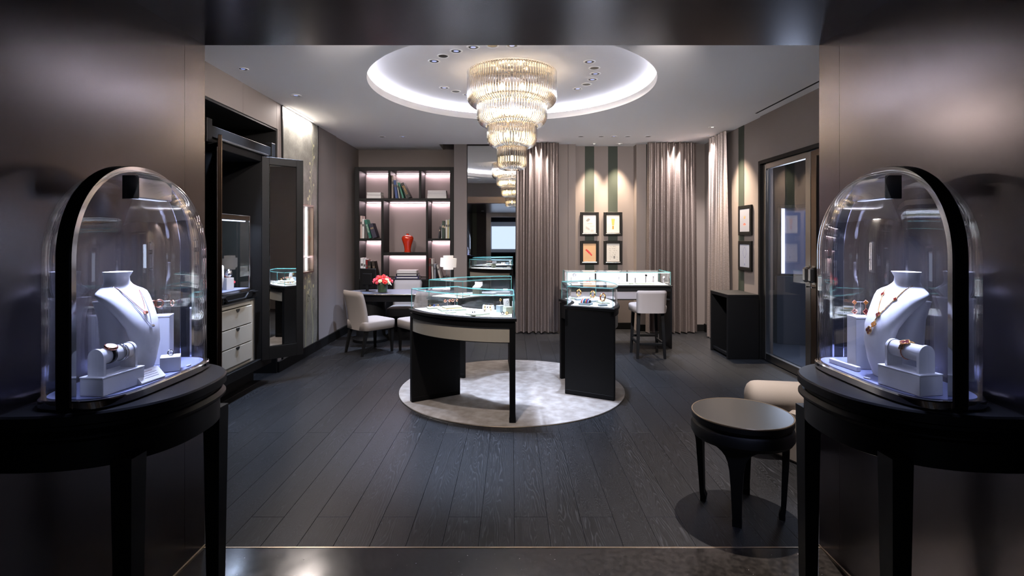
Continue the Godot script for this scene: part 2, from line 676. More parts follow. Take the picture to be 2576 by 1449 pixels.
func materials() -> void:
	var wood := mat("floor_oak", Color(0.205, 0.208, 0.222), 0.45, 0.0, 0.33)
	wood.albedo_texture = wood_image()
	wood.heightmap_enabled = true
	wood.heightmap_scale = 0.06
	wood.heightmap_texture = wood.albedo_texture
	wood.vertex_color_use_as_albedo = true
	mat("gap", Color(0.05, 0.05, 0.055), 0.8)
	weave("wall_cloth", Color(0.56, 0.525, 0.515), 0.16, 0.75, Vector3(9, 60, 9), 0.0, 3)
	weave("wall_cloth_grey", Color(0.51, 0.485, 0.485), 0.14, 0.7, Vector3(9, 60, 9), 0.0, 4)
	weave("shelf_cloth", Color(0.59, 0.54, 0.54), 0.12, 0.8, Vector3(9, 50, 9), 0.0, 5)
	weave("upholstery", Color(0.58, 0.55, 0.535), 0.12, 0.85, Vector3(40, 40, 40), 0.0, 6)
	weave("linen", Color(0.70, 0.69, 0.655), 0.14, 0.85, Vector3(30, 30, 30), 0.0, 7)
	weave("counter_cloth", Color(0.72, 0.69, 0.63), 0.14, 0.8, Vector3(24, 24, 24), 0.0, 8)
	weave("bench_cloth", Color(0.60, 0.565, 0.535), 0.16, 0.85, Vector3(30, 30, 30), 0.0, 9)
	var rug := weave("rug_silk", Color(0.64, 0.615, 0.595), 0.34, 0.9, Vector3(1.1, 1.1, 1.1), 0.0, 10)
	rug.albedo_texture = noise_tex(0.012, 512, Color(0.74, 0.72, 0.70), Color(1, 1, 1), FastNoiseLite.TYPE_SIMPLEX_SMOOTH, 6, 12)
	rug.rim_enabled = true
	rug.rim = 0.4
	mat("ceiling_paint", Color(0.91, 0.91, 0.915), 0.9, 0.0, 0.2)
	mat("white_paint", Color(0.84, 0.84, 0.86), 0.85, 0.0, 0.2)
	mat("black_lacquer", Color(0.065, 0.064, 0.070), 0.45, 0.0, 0.28)
	mat("black_satin", Color(0.042, 0.041, 0.044), 0.55, 0.0, 0.35)
	mat("black_matt", Color(0.035, 0.035, 0.038), 0.8)
	mat("niche_black", Color(0.05, 0.048, 0.05), 0.5)
	mat("entry_bronze", Color(0.37, 0.345, 0.35), 0.23, 0.93)
	mat("chrome", Color(0.86, 0.86, 0.87), 0.08, 1.0)
	mat("steel", Color(0.62, 0.61, 0.6), 0.28, 1.0)
	mat("bronze", Color(0.46, 0.40, 0.35), 0.3, 1.0)
	mat("gold", Color(0.90, 0.70, 0.42), 0.2, 1.0)
	mat("rose_gold", Color(0.90, 0.62, 0.50), 0.2, 1.0)
	mat("silver", Color(0.88, 0.88, 0.90), 0.14, 1.0)
	mat("mirror", Color(0.88, 0.885, 0.88), 0.015, 1.0)
	mat("gem_red", Color(0.34, 0.015, 0.045), 0.12)
	mat("gem_amber", Color(0.55, 0.32, 0.07), 0.12)
	mat("gem_dark", Color(0.05, 0.05, 0.07), 0.1)
	mat("gem_blue", Color(0.12, 0.25, 0.62), 0.15)
	mat("gem_green", Color(0.06, 0.38, 0.25), 0.15)
	mat("gem_coral", Color(0.75, 0.22, 0.12), 0.2)
	mat("pearl", Color(0.92, 0.91, 0.9), 0.2)
	mat("display_white", Color(0.82, 0.82, 0.82), 0.7)
	mat("display_grey", Color(0.55, 0.53, 0.54), 0.8)
	mat("display_green", Color(0.56, 0.58, 0.50), 0.7)
	mat("display_blue", Color(0.50, 0.55, 0.56), 0.7)
	mat("deck_blue", Color(0.46, 0.48, 0.60), 0.85)
	mat("deck_white", Color(0.88, 0.88, 0.86), 0.8)
	mat("paper", Color(0.84, 0.83, 0.80), 0.8)
	mat("ink", Color(0.30, 0.29, 0.29), 0.8)
	mat("ink_red", Color(0.62, 0.33, 0.24), 0.8)
	glass("dome_glass", Color(0.95, 0.97, 1.0), 0.002, 0.01)
	glass("case_glass", Color(0.85, 0.97, 0.96), 0.01, 0.01)
	var edge := glass("glass_edge", Color(0.40, 0.70, 0.68), 0.55, 0.1)
	edge.metallic_specular = 0.7
	glass("door_glass", Color(0.5, 0.56, 0.62), 0.05, 0.01)
	var rod := glass("rod_glass", Color(1.0, 0.975, 0.94), 0.0, 0.03)
	rod.refraction_enabled = true
	rod.refraction_scale = 0.05
	mat("stone", Color(0.20, 0.19, 0.185), 0.2)
	var stone: StandardMaterial3D = M.stone
	stone.albedo_texture = noise_tex(0.03, 512, Color(0.55, 0.54, 0.53), Color(1.0, 0.98, 0.95), FastNoiseLite.TYPE_SIMPLEX, 6, 31)
	stone.roughness_texture = noise_tex(0.015, 256, Color(0.7, 0.7, 0.7), Color(1, 1, 1), FastNoiseLite.TYPE_SIMPLEX, 4, 32)
	stone.uv1_triplanar = true
	stone.uv1_world_triplanar = true
	stone.uv1_scale = Vector3(1.3, 1.3, 1.3)
	var silk := weave("curtain_satin", Color(0.61, 0.565, 0.555), 0.22, 0.34, Vector3(14, 3, 14), 0.0, 41)
	silk.uv1_triplanar = false
	silk.uv1_scale = Vector3(5, 14, 1)
	silk.heightmap_enabled = true
	silk.heightmap_scale = 0.05
	silk.heightmap_texture = silk.albedo_texture
	silk.metallic = 0.5
	silk.metallic_specular = 0.7
	mat("stripe_green", Color(0.175, 0.21, 0.18), 0.7)
	mat("navy_room", Color(0.20, 0.22, 0.28), 0.7)
	var vase := mat("vase_red", Color(0.72, 0.17, 0.05), 0.12)
	vase.clearcoat_enabled = true
	vase.clearcoat = 1.0
	vase.clearcoat_roughness = 0.05
	mat("leaf", Color(0.22, 0.36, 0.13), 0.6)
	mat("stem_green", Color(0.16, 0.25, 0.10), 0.6)
	mat("petal_pink", Color(0.86, 0.34, 0.40), 0.6)
	mat("petal_coral", Color(0.88, 0.30, 0.26), 0.6)
	mat("petal_white", Color(0.88, 0.88, 0.74), 0.6)
	mat("brass", Color(0.66, 0.60, 0.52), 0.3, 1.0)
	mat("smoked", Color(0.13, 0.135, 0.13), 0.3)
	mat("desk_leather", Color(0.27, 0.28, 0.32), 0.5)


# ---------- floor, ceiling, front ----------
func structure() -> void:
	var floor_ := setting("floor")
	part("subfloor", room_box(-3.4, 4.9, -0.15, -0.013, 2.672, 9.6), M.gap, floor_)
	var width := 0.1883
	var k0 := -18
	var plank_count := 0
	for k in range(k0, 19):
		var x0 := 0.013 + k * width
		if x0 + width < -3.3 or x0 > 3.5:
			continue
		var cuts := [2.676]
		var start := 2.96 if posmod(k, 2) == 0 else 4.24
		while start < 9.3:
			if start > 2.8:
				cuts.append(start)
			start += 2.56
		cuts.append(9.5)
		for i in cuts.size() - 1:
			plank_count += 1
			var d0: float = cuts[i] + 0.0005
			var d1: float = cuts[i + 1] - 0.0005
			var st := mesh()
			var tone := rng.randf_range(0.78, 1.18)
			st.set_color(Color(tone, tone, tone * rng.randf_range(0.99, 1.03)))
			var u0 := rng.randi_range(0, 3) * 0.25
			var v0 := rng.randf_range(0.0, 0.45)
			plank(st, x0 + 0.0005, x0 + width - 0.0005, d0, d1, u0, v0)
			part("plank", st, M.floor_oak, floor_)
	# polished stone and its metal edge before the boards
	var stone := setting("floor_stone")
	part("slab", room_box(-1.6, 1.6, -0.15, 0.0, -3.0, 2.664, 0.002), M.stone, stone)
	var strip := setting("trim_threshold")
	part("metal_strip", room_box(-1.6, 1.6, -0.05, 0.0012, 2.665, 2.675, 0.0004), M.brass, strip)
	# pale flecks in the stone
	var flecks := mesh()
	for i in 60:
		var p := W(rng.randf_range(-1.5, 1.5), 0.0003, rng.randf_range(2.3, 2.64))
		ball(flecks, p, rng.randf_range(0.0008, 0.003), 6, 0.1)
	var fo := part("fleck", flecks, M.display_grey, stone)
	fo.set_meta("kind", "stuff")

	# ceiling with the round opening
	var ceiling := setting("ceiling")
	var c := RUG
	var angles := []
	for i in 144:
		angles.append(TAU * i / 144)
	var lo := v2(-3.35, 2.6)
	var hi := v2(4.0, BACK)
	for q in [lo, hi, v2(lo.x, hi.y), v2(hi.x, lo.y)]:
		angles.append(fposmod((q - c).angle(), TAU))
	angles.sort()
	var rows := [PackedVector3Array(), PackedVector3Array(), PackedVector3Array(), PackedVector3Array()]
	for a in angles:
		var dir := v2(cos(a), sin(a))
		var t := 100.0
		if absf(dir.x) > 1e-6:
			t = minf(t, ((hi.x if dir.x > 0 else lo.x) - c.x) / dir.x)
		if absf(dir.y) > 1e-6:
			t = minf(t, ((hi.y if dir.y > 0 else lo.y) - c.y) / dir.y)
		var o := c + dir * t
		var n := c + dir * 1.5
		rows[0].append(W(o.x, CEIL + 0.08, o.y))
		rows[1].append(W(o.x, CEIL, o.y))
		rows[2].append(W(n.x, CEIL, n.y))
		rows[3].append(W(n.x, CEIL + 0.08, n.y))
	var slab := mesh()
	for i in 3:
		grid(slab, [rows[i], rows[i + 1]], true, false, i == 2)
	grid(slab, [rows[3], rows[0]], true, false, false)
	part("slab", slab, M.ceiling_paint, ceiling)
	part("bay", room_box(-2.95, -1.25, CEIL, CEIL + 0.08, BACK, 9.42, 0.0), M.ceiling_paint, ceiling)
	part("bay", room_box(1.09, 2.13, CEIL, CEIL + 0.08, BACK, 9.07, 0.0), M.ceiling_paint, ceiling)
	var cap := mesh()
	lathe(cap, [v2(2.0, CEIL + 0.08), v2(1.99, CEIL + 0.11), v2(1.95, CEIL + 0.14), v2(1.88, CEIL + 0.16), v2(1.75, CAP - 0.002), v2(1.6, CAP), v2(0.0, CAP)], 96, W(c.x, 0, c.y), Basis(), 60.0)
	part("recess", cap, M.white_paint, ceiling)
	part("roof", room_box(-3.5, 5.1, 3.7, 3.8, 2.5, 9.7, 0.0), M.black_matt, ceiling)
	# slot vent in the ceiling along the right wall
	var vent := thing("ceiling_slot", "long dark slot vent in the ceiling beside the glass door", "vent", W(3.14, CEIL - 0.002, 5.6))
	part("slot", box(Vector3(-0.012, -0.001, -1.05), Vector3(0.012, 0.004, 1.2), 0.0005), M.black_matt, vent)
	part("frame", box(Vector3(0.013, -0.002, -1.06), Vector3(0.03, 0.004, 1.21), 0.0005), M.ceiling_paint, vent)

	# front wall of the room, seen in the mirrors
	var front := setting("wall_front")
	part("panel", room_box(-3.5, -1.62, 0.0, 3.7, 2.52, 2.684), M.wall_cloth_grey, front)
	part("panel", room_box(1.62, 3.6, 0.0, 3.7, 2.52, 2.684), M.wall_cloth_grey, front)
	part("header", room_box(-1.62, 1.62, 2.62, 3.7, 2.52, 2.684), M.wall_cloth_grey, front)
	part("frame", room_box(-1.80, -1.62, 0.0, 2.72, 2.684, 2.71), M.bronze, front)
	part("frame", room_box(1.62, 1.80, 0.0, 2.72, 2.684, 2.71), M.bronze, front)
	part("frame", room_box(-1.80, 1.80, 2.62, 2.80, 2.684, 2.71), M.bronze, front)


func plank(st: SurfaceTool, x0: float, x1: float, d0: float, d1: float, u0: float, v0: float) -> void:
	var b := 0.0012
	var v1 := v0 + (d1 - d0) / 5.2
	st.set_smooth_group(-1)
	var top := [W(x0 + b, 0, d0 + b), W(x0 + b, 0, d1 - b), W(x1 - b, 0, d1 - b), W(x1 - b, 0, d0 + b)]
	var low := [W(x0, -b, d0), W(x0, -b, d1), W(x1, -b, d1), W(x1, -b, d0)]
	var base := [W(x0, -0.013, d0), W(x0, -0.013, d1), W(x1, -0.013, d1), W(x1, -0.013, d0)]
	var uv := [v2(u0 + 0.004, v0), v2(u0 + 0.004, v1), v2(u0 + 0.246, v1), v2(u0 + 0.246, v0)]
	for t in [[0, 1, 2], [0, 2, 3]]:
		for i in t:
			vert(st, top[i], uv[i])
	for i in 4:
		var j := (i + 1) % 4
		for pair in [[top, low], [low, base]]:
			for q in [[0, i], [1, i], [0, j], [0, j], [1, i], [1, j]]:
				vert(st, pair[q[0]][q[1]], uv[q[1]])


func entrance() -> void:
	for s in [-1.0, 1.0]:
		var jamb := setting("wall_entry_left" if s < 0 else "wall_entry_right")
		part("panel", room_box(minf(s * 1.596, s * 1.9), maxf(s * 1.596, s * 1.9), 0.0, 2.75, -3.0, 2.52, 0.001), M.entry_bronze, jamb)
		part("edge", room_box(minf(s * 1.596, s * 1.625), maxf(s * 1.596, s * 1.625), 0.0, 2.75, 2.52, 2.686, 0.001), M.entry_bronze, jamb)
		part("base_line", room_box(minf(s * 1.592, s * 1.6), maxf(s * 1.592, s * 1.6), 0.0, 0.008, -3.0, 2.685, 0.001), M.brass, jamb)
	var soffit := setting("ceiling_entry")
	part("panel", room_box(-1.62, 1.62, 2.6, 2.75, -3.0, 2.686, 0.001), M.entry_bronze, soffit)


# ---------- walls ----------
func back_wall() -> void:
	var wall := setting("wall_back")
	part("panel", room_box(-3.0, -0.90, 0.0, 3.7, 9.40, 9.5), M.wall_cloth, wall)
	part("pilaster", room_box(-0.994, -0.775, 0.0, 3.7, BACK, 9.4), M.wall_cloth_grey, wall)
	part("panel", room_box(0.12, 0.958, 0.0, 3.7, BACK, 9.1), M.wall_cloth, wall)
	part("panel", room_box(0.962, 1.09, 0.0, 3.7, BACK, 9.1), M.wall_cloth, wall)
	part("panel", room_box(1.09, 2.13, 0.0, 3.7, 9.05, 9.2), M.wall_cloth, wall)
	part("panel", room_box(2.13, 3.5, 0.0, 3.7, BACK, 9.2), M.wall_cloth, wall)
	for s in [[1.277, 1.438], [1.683, 1.848]]:
		var g := part("green_stripe", room_box(s[0], s[1], 0.12, CEIL, 9.044, 9.06, 0.001), M.stripe_green, wall)
		g.set_meta("label", "dark green vertical stripe")
	part("green_stripe", room_box(2.30, 2.41, 0.12, CEIL, 8.842, 8.86, 0.001), M.stripe_green, wall)
	part("back_fill", room_box(-0.90, 0.12, 0.0, 3.7, 9.0, 9.2), M.wall_cloth_grey, wall)
	var bb := setting("baseboard_back")
	part("board", room_box(0.12, 1.09, 0.0, 0.115, 8.832, 8.86), M.black_satin, bb)
	part("board", room_box(1.09, 2.13, 0.0, 0.115, 9.03, 9.06), M.black_satin, bb)
	part("board", room_box(2.13, 3.3, 0.0, 0.115, 8.832, 8.86), M.black_satin, bb)
	var mir := thing("wall_mirror", "tall frameless wall mirror between bookcase and curtain", "mirror", W(-0.33, 0.12, 8.93))
	part("glass", box(Vector3(-0.44, 0, -0.02), Vector3(0.45, 3.07, 0.0), 0.002), M.mirror, mir)
	part("base_rail", box(Vector3(-0.44, -0.12, -0.02), Vector3(0.45, -0.002, 0.01), 0.002), M.black_satin, mir)
	curtain("curtain", "taupe satin curtain hanging beside the tall wall mirror", v2(0.07, 8.66), v2(0.78, 8.66), 7, 0.075, 11)
	curtain("curtain", "taupe satin curtain hanging behind the bar stool counter", v2(2.27, 8.66), v2(3.08, 8.66), 8, 0.075, 12)
	curtain("curtain", "narrow taupe satin curtain on the right wall in the corner", v2(3.19, 8.36), v2(3.19, 7.70), 6, 0.06, 13)
	var k := 0
	for x in [1.19, 1.60]:
		for y in [1.635, 1.136]:
			var names := ["framed sketch of a lattice clip and chain on white paper", "framed picture of red petals on peach paper", "framed drawing of a golden tassel jewel", "framed pencil sheet of small scattered studies"]
			picture(names[k], W(x + 0.1625, y, 9.04), 0.0, 0.325, 0.412, [0, 2, 1, 3][k], true)
			k += 1
	for i in 2:
		picture(["framed picture of two orange jewels on grey paper beside the door", "framed picture of a long blue bead necklace beside the door"][i], W(RIGHT - 0.004, [1.635, 1.136][i], 7.27), -90.0, 0.40, 0.42, 4 + i, false)


func curtain(called: String, label: String, a: Vector2, b: Vector2, folds: int, deep: float, seed_: int) -> void:
	var o := thing(called, label, "curtain", W(a.x, 0.02, a.y), 0.0)
	var r := RandomNumberGenerator.new()
	r.seed = seed_
	var n := folds * 14
	var dir := (b - a).normalized()
	var side := v2(-dir.y, dir.x)
	if side.dot(-a) < 0.0 and absf(dir.x) > 0.5:
		side = -side
	var ph := []
	for i in folds + 1:
		ph.append([r.randf_range(0.6, 1.15), r.randf_range(-0.25, 0.25), r.randf_range(-0.2, 0.2)])
	var make := func(h0: float, h1: float, levels: int, out: float) -> SurfaceTool:
		var rows := []
		for lv in levels + 1:
			var h := lerpf(h0, h1, lv / float(levels))
			var t := 1.0 - h / 3.18
			var row := PackedVector3Array()
			for i in n + 1:
				var u := i / float(n) * folds
				var f := mini(int(u), folds - 1)
				var amp: float = lerpf(ph[f][0], ph[f + 1][0], u - f)
				var shift: float = lerpf(ph[f][1], ph[f + 1][1], u - f) * t
				var w := sin((u + shift) * TAU) + 0.25 * sin((u * 2.0 + shift + float(ph[f][2])) * TAU)
				var spread := 1.0 + 0.05 * t
				var p := a + (b - a) * 0.5 + (b - a) * (i / float(n) - 0.5) * spread + side * (w * deep * amp * (0.75 + 0.45 * t) + out)
				row.append(W(p.x - a.x, h, p.y - a.y))
			rows.append(row)
		var st := mesh()
		grid(st, rows)
		return st
	part("fabric", make.call(0.10, 3.17, 14, 0.0), M.curtain_satin, o)
	part("hem", make.call(0.0, 0.102, 2, 0.002), M.curtain_satin, o)


func picture(label: String, at: Vector3, turn: float, w: float, h: float, kind: int, light_bar: bool) -> void:
	var o := thing("picture_frame", label, "picture", at, turn)
	var t := 0.047
	var st := mesh()
	for s in [-1.0, 1.0]:
		cbox(st, Vector3(s * (w - t) / 2, h / 2, 0.015), Vector3(t, h, 0.03), 0.004)
		cbox(st, Vector3(0, h / 2 + s * (h - t) / 2, 0.015), Vector3(w - 2 * t, t, 0.03), 0.004)
	part("frame", st, M.black_satin, o)
	part("back_board", box(Vector3(-w / 2 + 0.01, 0.01, 0.0), Vector3(w / 2 - 0.01, h - 0.01, 0.022), 0.001), M.black_satin, o)
	var m := mat("print_%d" % kind, Color(1, 1, 1), 0.5)
	m.albedo_texture = sketch_image(kind)
	var pw := w - 2 * t - 0.008
	var ph := h - 2 * t - 0.008
	part("print", pane(Vector3(-pw / 2, t + 0.004, 0.025), Vector3(-pw / 2, t + 0.004 + ph, 0.025), Vector3(pw / 2, t + 0.004 + ph, 0.025), Vector3(pw / 2, t + 0.004, 0.025)), m, o)
	if light_bar:
		var bar := part("rail", box(Vector3(-w / 2 + 0.035, t - 0.022, 0.03), Vector3(w / 2 - 0.035, t - 0.006, 0.046), 0.004), M.silver, o)
		bar.set_meta("label", "silver rail along the lower edge")


func left_wall() -> void:
	var wall := setting("wall_left")
	var x := LEFT
	part("panel", room_box(x - 0.02, x, 0.0, 3.7, 2.684, 4.49), M.wall_cloth, wall)
	part("panel", room_box(x - 0.02, x, 2.887, 3.7, 4.49, 5.338), M.wall_cloth, wall)
	part("panel", room_box(x - 0.02, x, 2.887, 3.7, 5.342, 6.098), M.wall_cloth, wall)
	part("panel", room_box(x - 0.02, x, 2.887, 3.7, 6.10, 6.23), M.wall_cloth, wall)
	part("panel", room_box(x - 0.02, x, 0.0, 2.886, 6.13, 6.23), M.wall_cloth, wall)
	part("panel", room_box(x - 0.02, x, 0.0, 3.7, 7.40, 8.178), M.wall_cloth_grey, wall)
	part("panel", room_box(x - 0.035, x - 0.012, 0.0, 3.7, 8.18, 9.5), M.wall_cloth, wall)
	part("backing", room_box(x - 0.2, x - 0.036, 0.0, 3.7, 2.6, 4.49), M.black_matt, wall)
	part("backing", room_box(x - 0.2, x - 0.036, 0.0, 3.7, 6.13, 9.5), M.black_matt, wall)
	part("backing", room_box(x - 0.2, x - 0.021, 2.887, 3.7, 4.49, 6.13), M.black_matt, wall)
	# black lined recess for the cabinet
	part("recess_back", room_box(-3.40, -3.34, 0.0, 3.0, 4.4, 6.2), M.niche_black, wall)
	part("recess_top", room_box(-3.40, x - 0.002, 2.86, 2.887, 4.4, 6.13), M.niche_black, wall)
	part("recess_side", room_box(-3.40, x - 0.002, 0.0, 2.86, 6.10, 6.13), M.niche_black, wall)
	part("recess_side", room_box(-3.40, x - 0.002, 0.0, 2.86, 4.40, 4.43), M.niche_black, wall)
	var tr := setting("trim_panel")
	part("strip", room_box(x - 0.02, x + 0.012, 0.0, CEIL, 6.232, 6.262), M.black_satin, tr)
	part("strip", room_box(x - 0.02, x + 0.012, 0.0, CEIL, 7.375, 7.398), M.black_satin, tr)
	var bb := setting("baseboard_left")
	part("board", room_box(x - 0.02, x + 0.02, 0.0, 0.13, 6.13, 8.94), M.black_satin, bb)
	# painted panel
	var o := thing("painted_panel", "silver leaf wall panel painted with pale flowering branches", "wall panel", W(x, 0.13, 6.82))
	var m := mat("blossom_print", Color(0.92, 0.92, 0.92), 0.4, 0.25)
	m.albedo_texture = blossom_image(4)
	part("board", box(Vector3(-0.02, 0, -0.553), Vector3(0.001, CEIL - 0.13, 0.556), 0.001), M.display_green, o)
	part("leaf_sheet", pane(Vector3(0.0025, 0, 0.556), Vector3(0.0025, CEIL - 0.13, 0.556), Vector3(0.0025, CEIL - 0.13, -0.553), Vector3(0.0025, 0, -0.553)), m, o)
	# lit wall display on the painted panel
	var c := thing("wall_showcase", "small bronze framed lit wall showcase on the painted panel", "showcase", W(x + 0.003, 1.13, 6.76))
	var st := mesh()
	for s in [-1.0, 1.0]:
		cbox(st, Vector3(0.035, 0.455, s * 0.29), Vector3(0.07, 0.91, 0.022), 0.002)
		cbox(st, Vector3(0.035, 0.455 + s * 0.444, 0), Vector3(0.07, 0.022, 0.56), 0.002)
	part("frame", st, M.bronze, c)
	part("back", box(Vector3(0.0, 0.02, -0.28), Vector3(0.004, 0.89, 0.28), 0.001), M.display_white, c)
	part("shelf", box(Vector3(0.004, 0.20, -0.278), Vector3(0.06, 0.21, 0.278), 0.001), M.display_white, c)
	part("light_strip", box(Vector3(0.008, 0.03, -0.20), Vector3(0.02, 0.88, -0.17), 0.001), glow("strip_glow", Color(1, 0.98, 0.98), 0.9), c)
	panel_light(c, W(x + 0.03, 1.58, 6.945), Vector3(1, 0, 0.3), v2(0.03, 0.8), 0.05, NEUTRAL)
	part("pane", pane(Vector3(0.068, 0.02, 0.28), Vector3(0.068, 0.89, 0.28), Vector3(0.068, 0.89, -0.28), Vector3(0.068, 0.02, -0.28)), M.case_glass, c)


func right_wall() -> void:
	var wall := setting("wall_right")
	var x := RIGHT
	part("panel", room_box(x, x + 0.15, 0.0, 3.7, 2.6, 4.40), M.wall_cloth, wall)
	part("panel", room_box(x - 0.02, x + 0.15, 2.615, 3.7, 4.40, 6.83), M.wall_cloth, wall)
	part("panel", room_box(x, x + 0.15, 0.0, 3.7, 6.83, 9.2), M.wall_cloth, wall)
	part("green_stripe", room_box(x - 0.006, x + 0.01, 0.1, CEIL, 7.345, 7.52, 0.001), M.stripe_green, wall)
	var bb := setting("baseboard_right")
	part("board", room_box(x - 0.02, x + 0.01, 0.0, 0.13, 6.85, 8.84), M.black_satin, bb)
	# two-leaf glass door
	var door := setting("door_1", W(x, 0, 5.70))
	var st := mesh()
	cbox(st, Vector3(0.02, 1.305, -1.125), Vector3(0.12, 2.61, 0.045), 0.003)
	cbox(st, Vector3(0.02, 1.305, 1.27), Vector3(0.12, 2.61, 0.045), 0.003)
	cbox(st, Vector3(0.02, 2.588, 0.07), Vector3(0.12, 0.045, 2.36), 0.003)
	part("frame", st, M.black_satin, door)
	for s in [-1.0, 1.0]:
		var z0 := -1.10 if s < 0 else 0.004
		var z1 := -0.004 if s < 0 else 1.245
		var leaf := mesh()
		var rail := 0.10
		cbox(leaf, Vector3(0.02, 1.285, z0 + (0.04 if s < 0 else rail / 2)), Vector3(0.05, 2.54, 0.08 if s < 0 else rail), 0.003)
		cbox(leaf, Vector3(0.02, 1.285, z1 - rail / 2), Vector3(0.05, 2.54, rail), 0.003)
		cbox(leaf, Vector3(0.02, 2.525, (z0 + z1) / 2), Vector3(0.05, 0.07, z1 - z0 - 0.18), 0.003)
		cbox(leaf, Vector3(0.02, 0.055, (z0 + z1) / 2), Vector3(0.05, 0.09, z1 - z0 - 0.18), 0.003)
		var lf := part("door_leaf", leaf, M.bronze if s > 0 else M.steel, door)
		part("pane", pane(Vector3(0.015, 0.09, z1 - 0.08), Vector3(0.015, 2.5, z1 - 0.08), Vector3(0.015, 2.5, z0 + 0.07), Vector3(0.015, 0.09, z0 + 0.07)), M.door_glass, lf)
		var hd := mesh()
		var hz: float = z1 - 0.05 if s < 0 else z0 + 0.05
		cbox(hd, Vector3(-0.028, 1.19, hz), Vector3(0.05, 0.17, 0.085), 0.024)
		cbox(hd, Vector3(-0.004, 1.19, hz), Vector3(0.008, 0.21, 0.06), 0.003)
		part("handle", hd, M.steel, lf)
		var key := mesh()
		tube(key, [Vector3(-0.004, 1.055, z1 - 0.05 if s < 0 else z0 + 0.05), Vector3(-0.03, 1.055, z1 - 0.05 if s < 0 else z0 + 0.05)], 0.008, 10)
		part("lock", key, M.steel, lf)
	# the dim room beyond the door
	var beyond := setting("wall_beyond")
	part("panel", room_box(4.9, 5.0, 0.0, 3.2, 4.0, 9.5), M.navy_room, beyond)
	part("panel", room_box(3.45, 5.0, 0.0, 3.2, 9.2, 9.5), M.navy_room, beyond)
	part("panel", room_box(3.45, 5.0, 0.0, 3.2, 3.9, 4.0), M.navy_room, beyond)
	part("top", room_box(3.45, 5.0, 2.9, 3.2, 4.0, 9.2), M.navy_room, beyond)
	part("floor_board", room_box(3.45, 4.9, -0.02, 0.0, 4.0, 9.2), M.navy_room, beyond)
	var c := thing("back_room_showcase", "tall lit showcase with a chrome frame behind the glass door", "showcase", W(4.30, 0.0, 7.75), -20.0)
	var fr := mesh()
	for s in [-1.0, 1.0]:
		cbox(fr, Vector3(s * 0.26, 1.55, 0), Vector3(0.05, 1.06, 0.06), 0.004)
		cbox(fr, Vector3(0, 1.55 + s * 0.52, 0), Vector3(0.57, 0.05, 0.06), 0.004)
	part("frame", fr, M.chrome, c)
	part("back", box(Vector3(-0.24, 1.04, -0.05), Vector3(0.24, 2.06, -0.03), 0.002), M.deck_blue, c)
	for s in [-1.0, 1.0]:
		part("light_strip", box(Vector3(s * 0.205 - 0.02, 1.06, -0.028), Vector3(s * 0.205 + 0.02, 2.04, -0.014), 0.002), glow("case_back_glow", Color(0.92, 0.95, 1.0), 1.1), c)
	part("cabinet", box(Vector3(-0.30, 0.0, -0.2), Vector3(0.30, 1.02, 0.05), 0.004), M.navy_room, c)
	panel_light(c, c.position + Vector3(-0.05, 1.6, 0.05), Vector3(-0.35, 0, 1), v2(0.45, 0.9), 0.5, COOL)
	panel_light(beyond, W(4.2, 2.88, 6.3), Vector3(0, -1, 0), v2(0.5, 1.2), 0.8, COOL)
	part("lamp_panel", room_box(3.95, 4.45, 2.885, 2.899, 5.7, 6.9), glow("beyond_lamp", COOL, 0.6), beyond)
	# black console
	var t := thing("console_table", "plain black open console table below the framed pictures", "console table", W(3.03, 0, 7.10))
	part("top", box(Vector3(-0.19, 0.805, -0.30), Vector3(0.22, 0.85, 0.30), 0.003), M.black_satin, t)
	part("side_panel", box(Vector3(-0.19, 0.0, 0.255), Vector3(0.22, 0.804, 0.30), 0.003), M.black_satin, t)
	part("side_panel", box(Vector3(-0.19, 0.0, -0.30), Vector3(0.22, 0.804, -0.255), 0.003), M.black_satin, t)
	part("back_panel", box(Vector3(0.20, 0.05, -0.254), Vector3(0.22, 0.804, 0.254), 0.003), M.black_satin, t)
	part("stretcher", box(Vector3(-0.17, 0.03, -0.254), Vector3(-0.14, 0.07, 0.254), 0.003), M.black_satin, t)


# ---------- rug and ring of counters ----------
func at_ring(r: float, deg: float, h: float) -> Vector3:
	return W(RUG.x + r * cos(deg_to_rad(deg)), h, RUG.y + r * sin(deg_to_rad(deg)))


func rug_and_counters() -> void:
	var st := mesh()
	lathe(st, [v2(0.0, 0.014), v2(1.17, 0.014), v2(1.183, 0.010), v2(1.186, 0.0)], 96)
	var rug := thing("round_rug", "round beige silk rug under the curved showcases", "rug", W(RUG.x, 0.0, RUG.y))
	part("pile", st, M.rug_silk, rug)
	var edge := mesh()
	lathe(edge, [v2(1.186, 0.0), v2(1.189, 0.003), v2(1.186, 0.007)], 96)
	part("binding", edge, M.brass, rug)
	curved_counter("curved black showcase counter with earrings and bangles, one end on a thin leg panel", 208.0, 271.5)
	curved_counter("curved black showcase counter with an open jewel box, beside the tall mirror", 90.0, 152.0)
	curved_counter("curved black showcase counter with three round bangles on stands", -28.0, 28.0)
	front_left_jewels()
	back_left_jewels()
	right_jewels()


func bend(st: SurfaceTool, r0: float, r1: float, a0: float, a1: float, h0: float, h1: float, bevel := 0.002) -> void:
	# an upright-sided piece of a ring
	prism(st, sector(RUG, r0, r1, a0, a1), h0, h1, bevel, false)


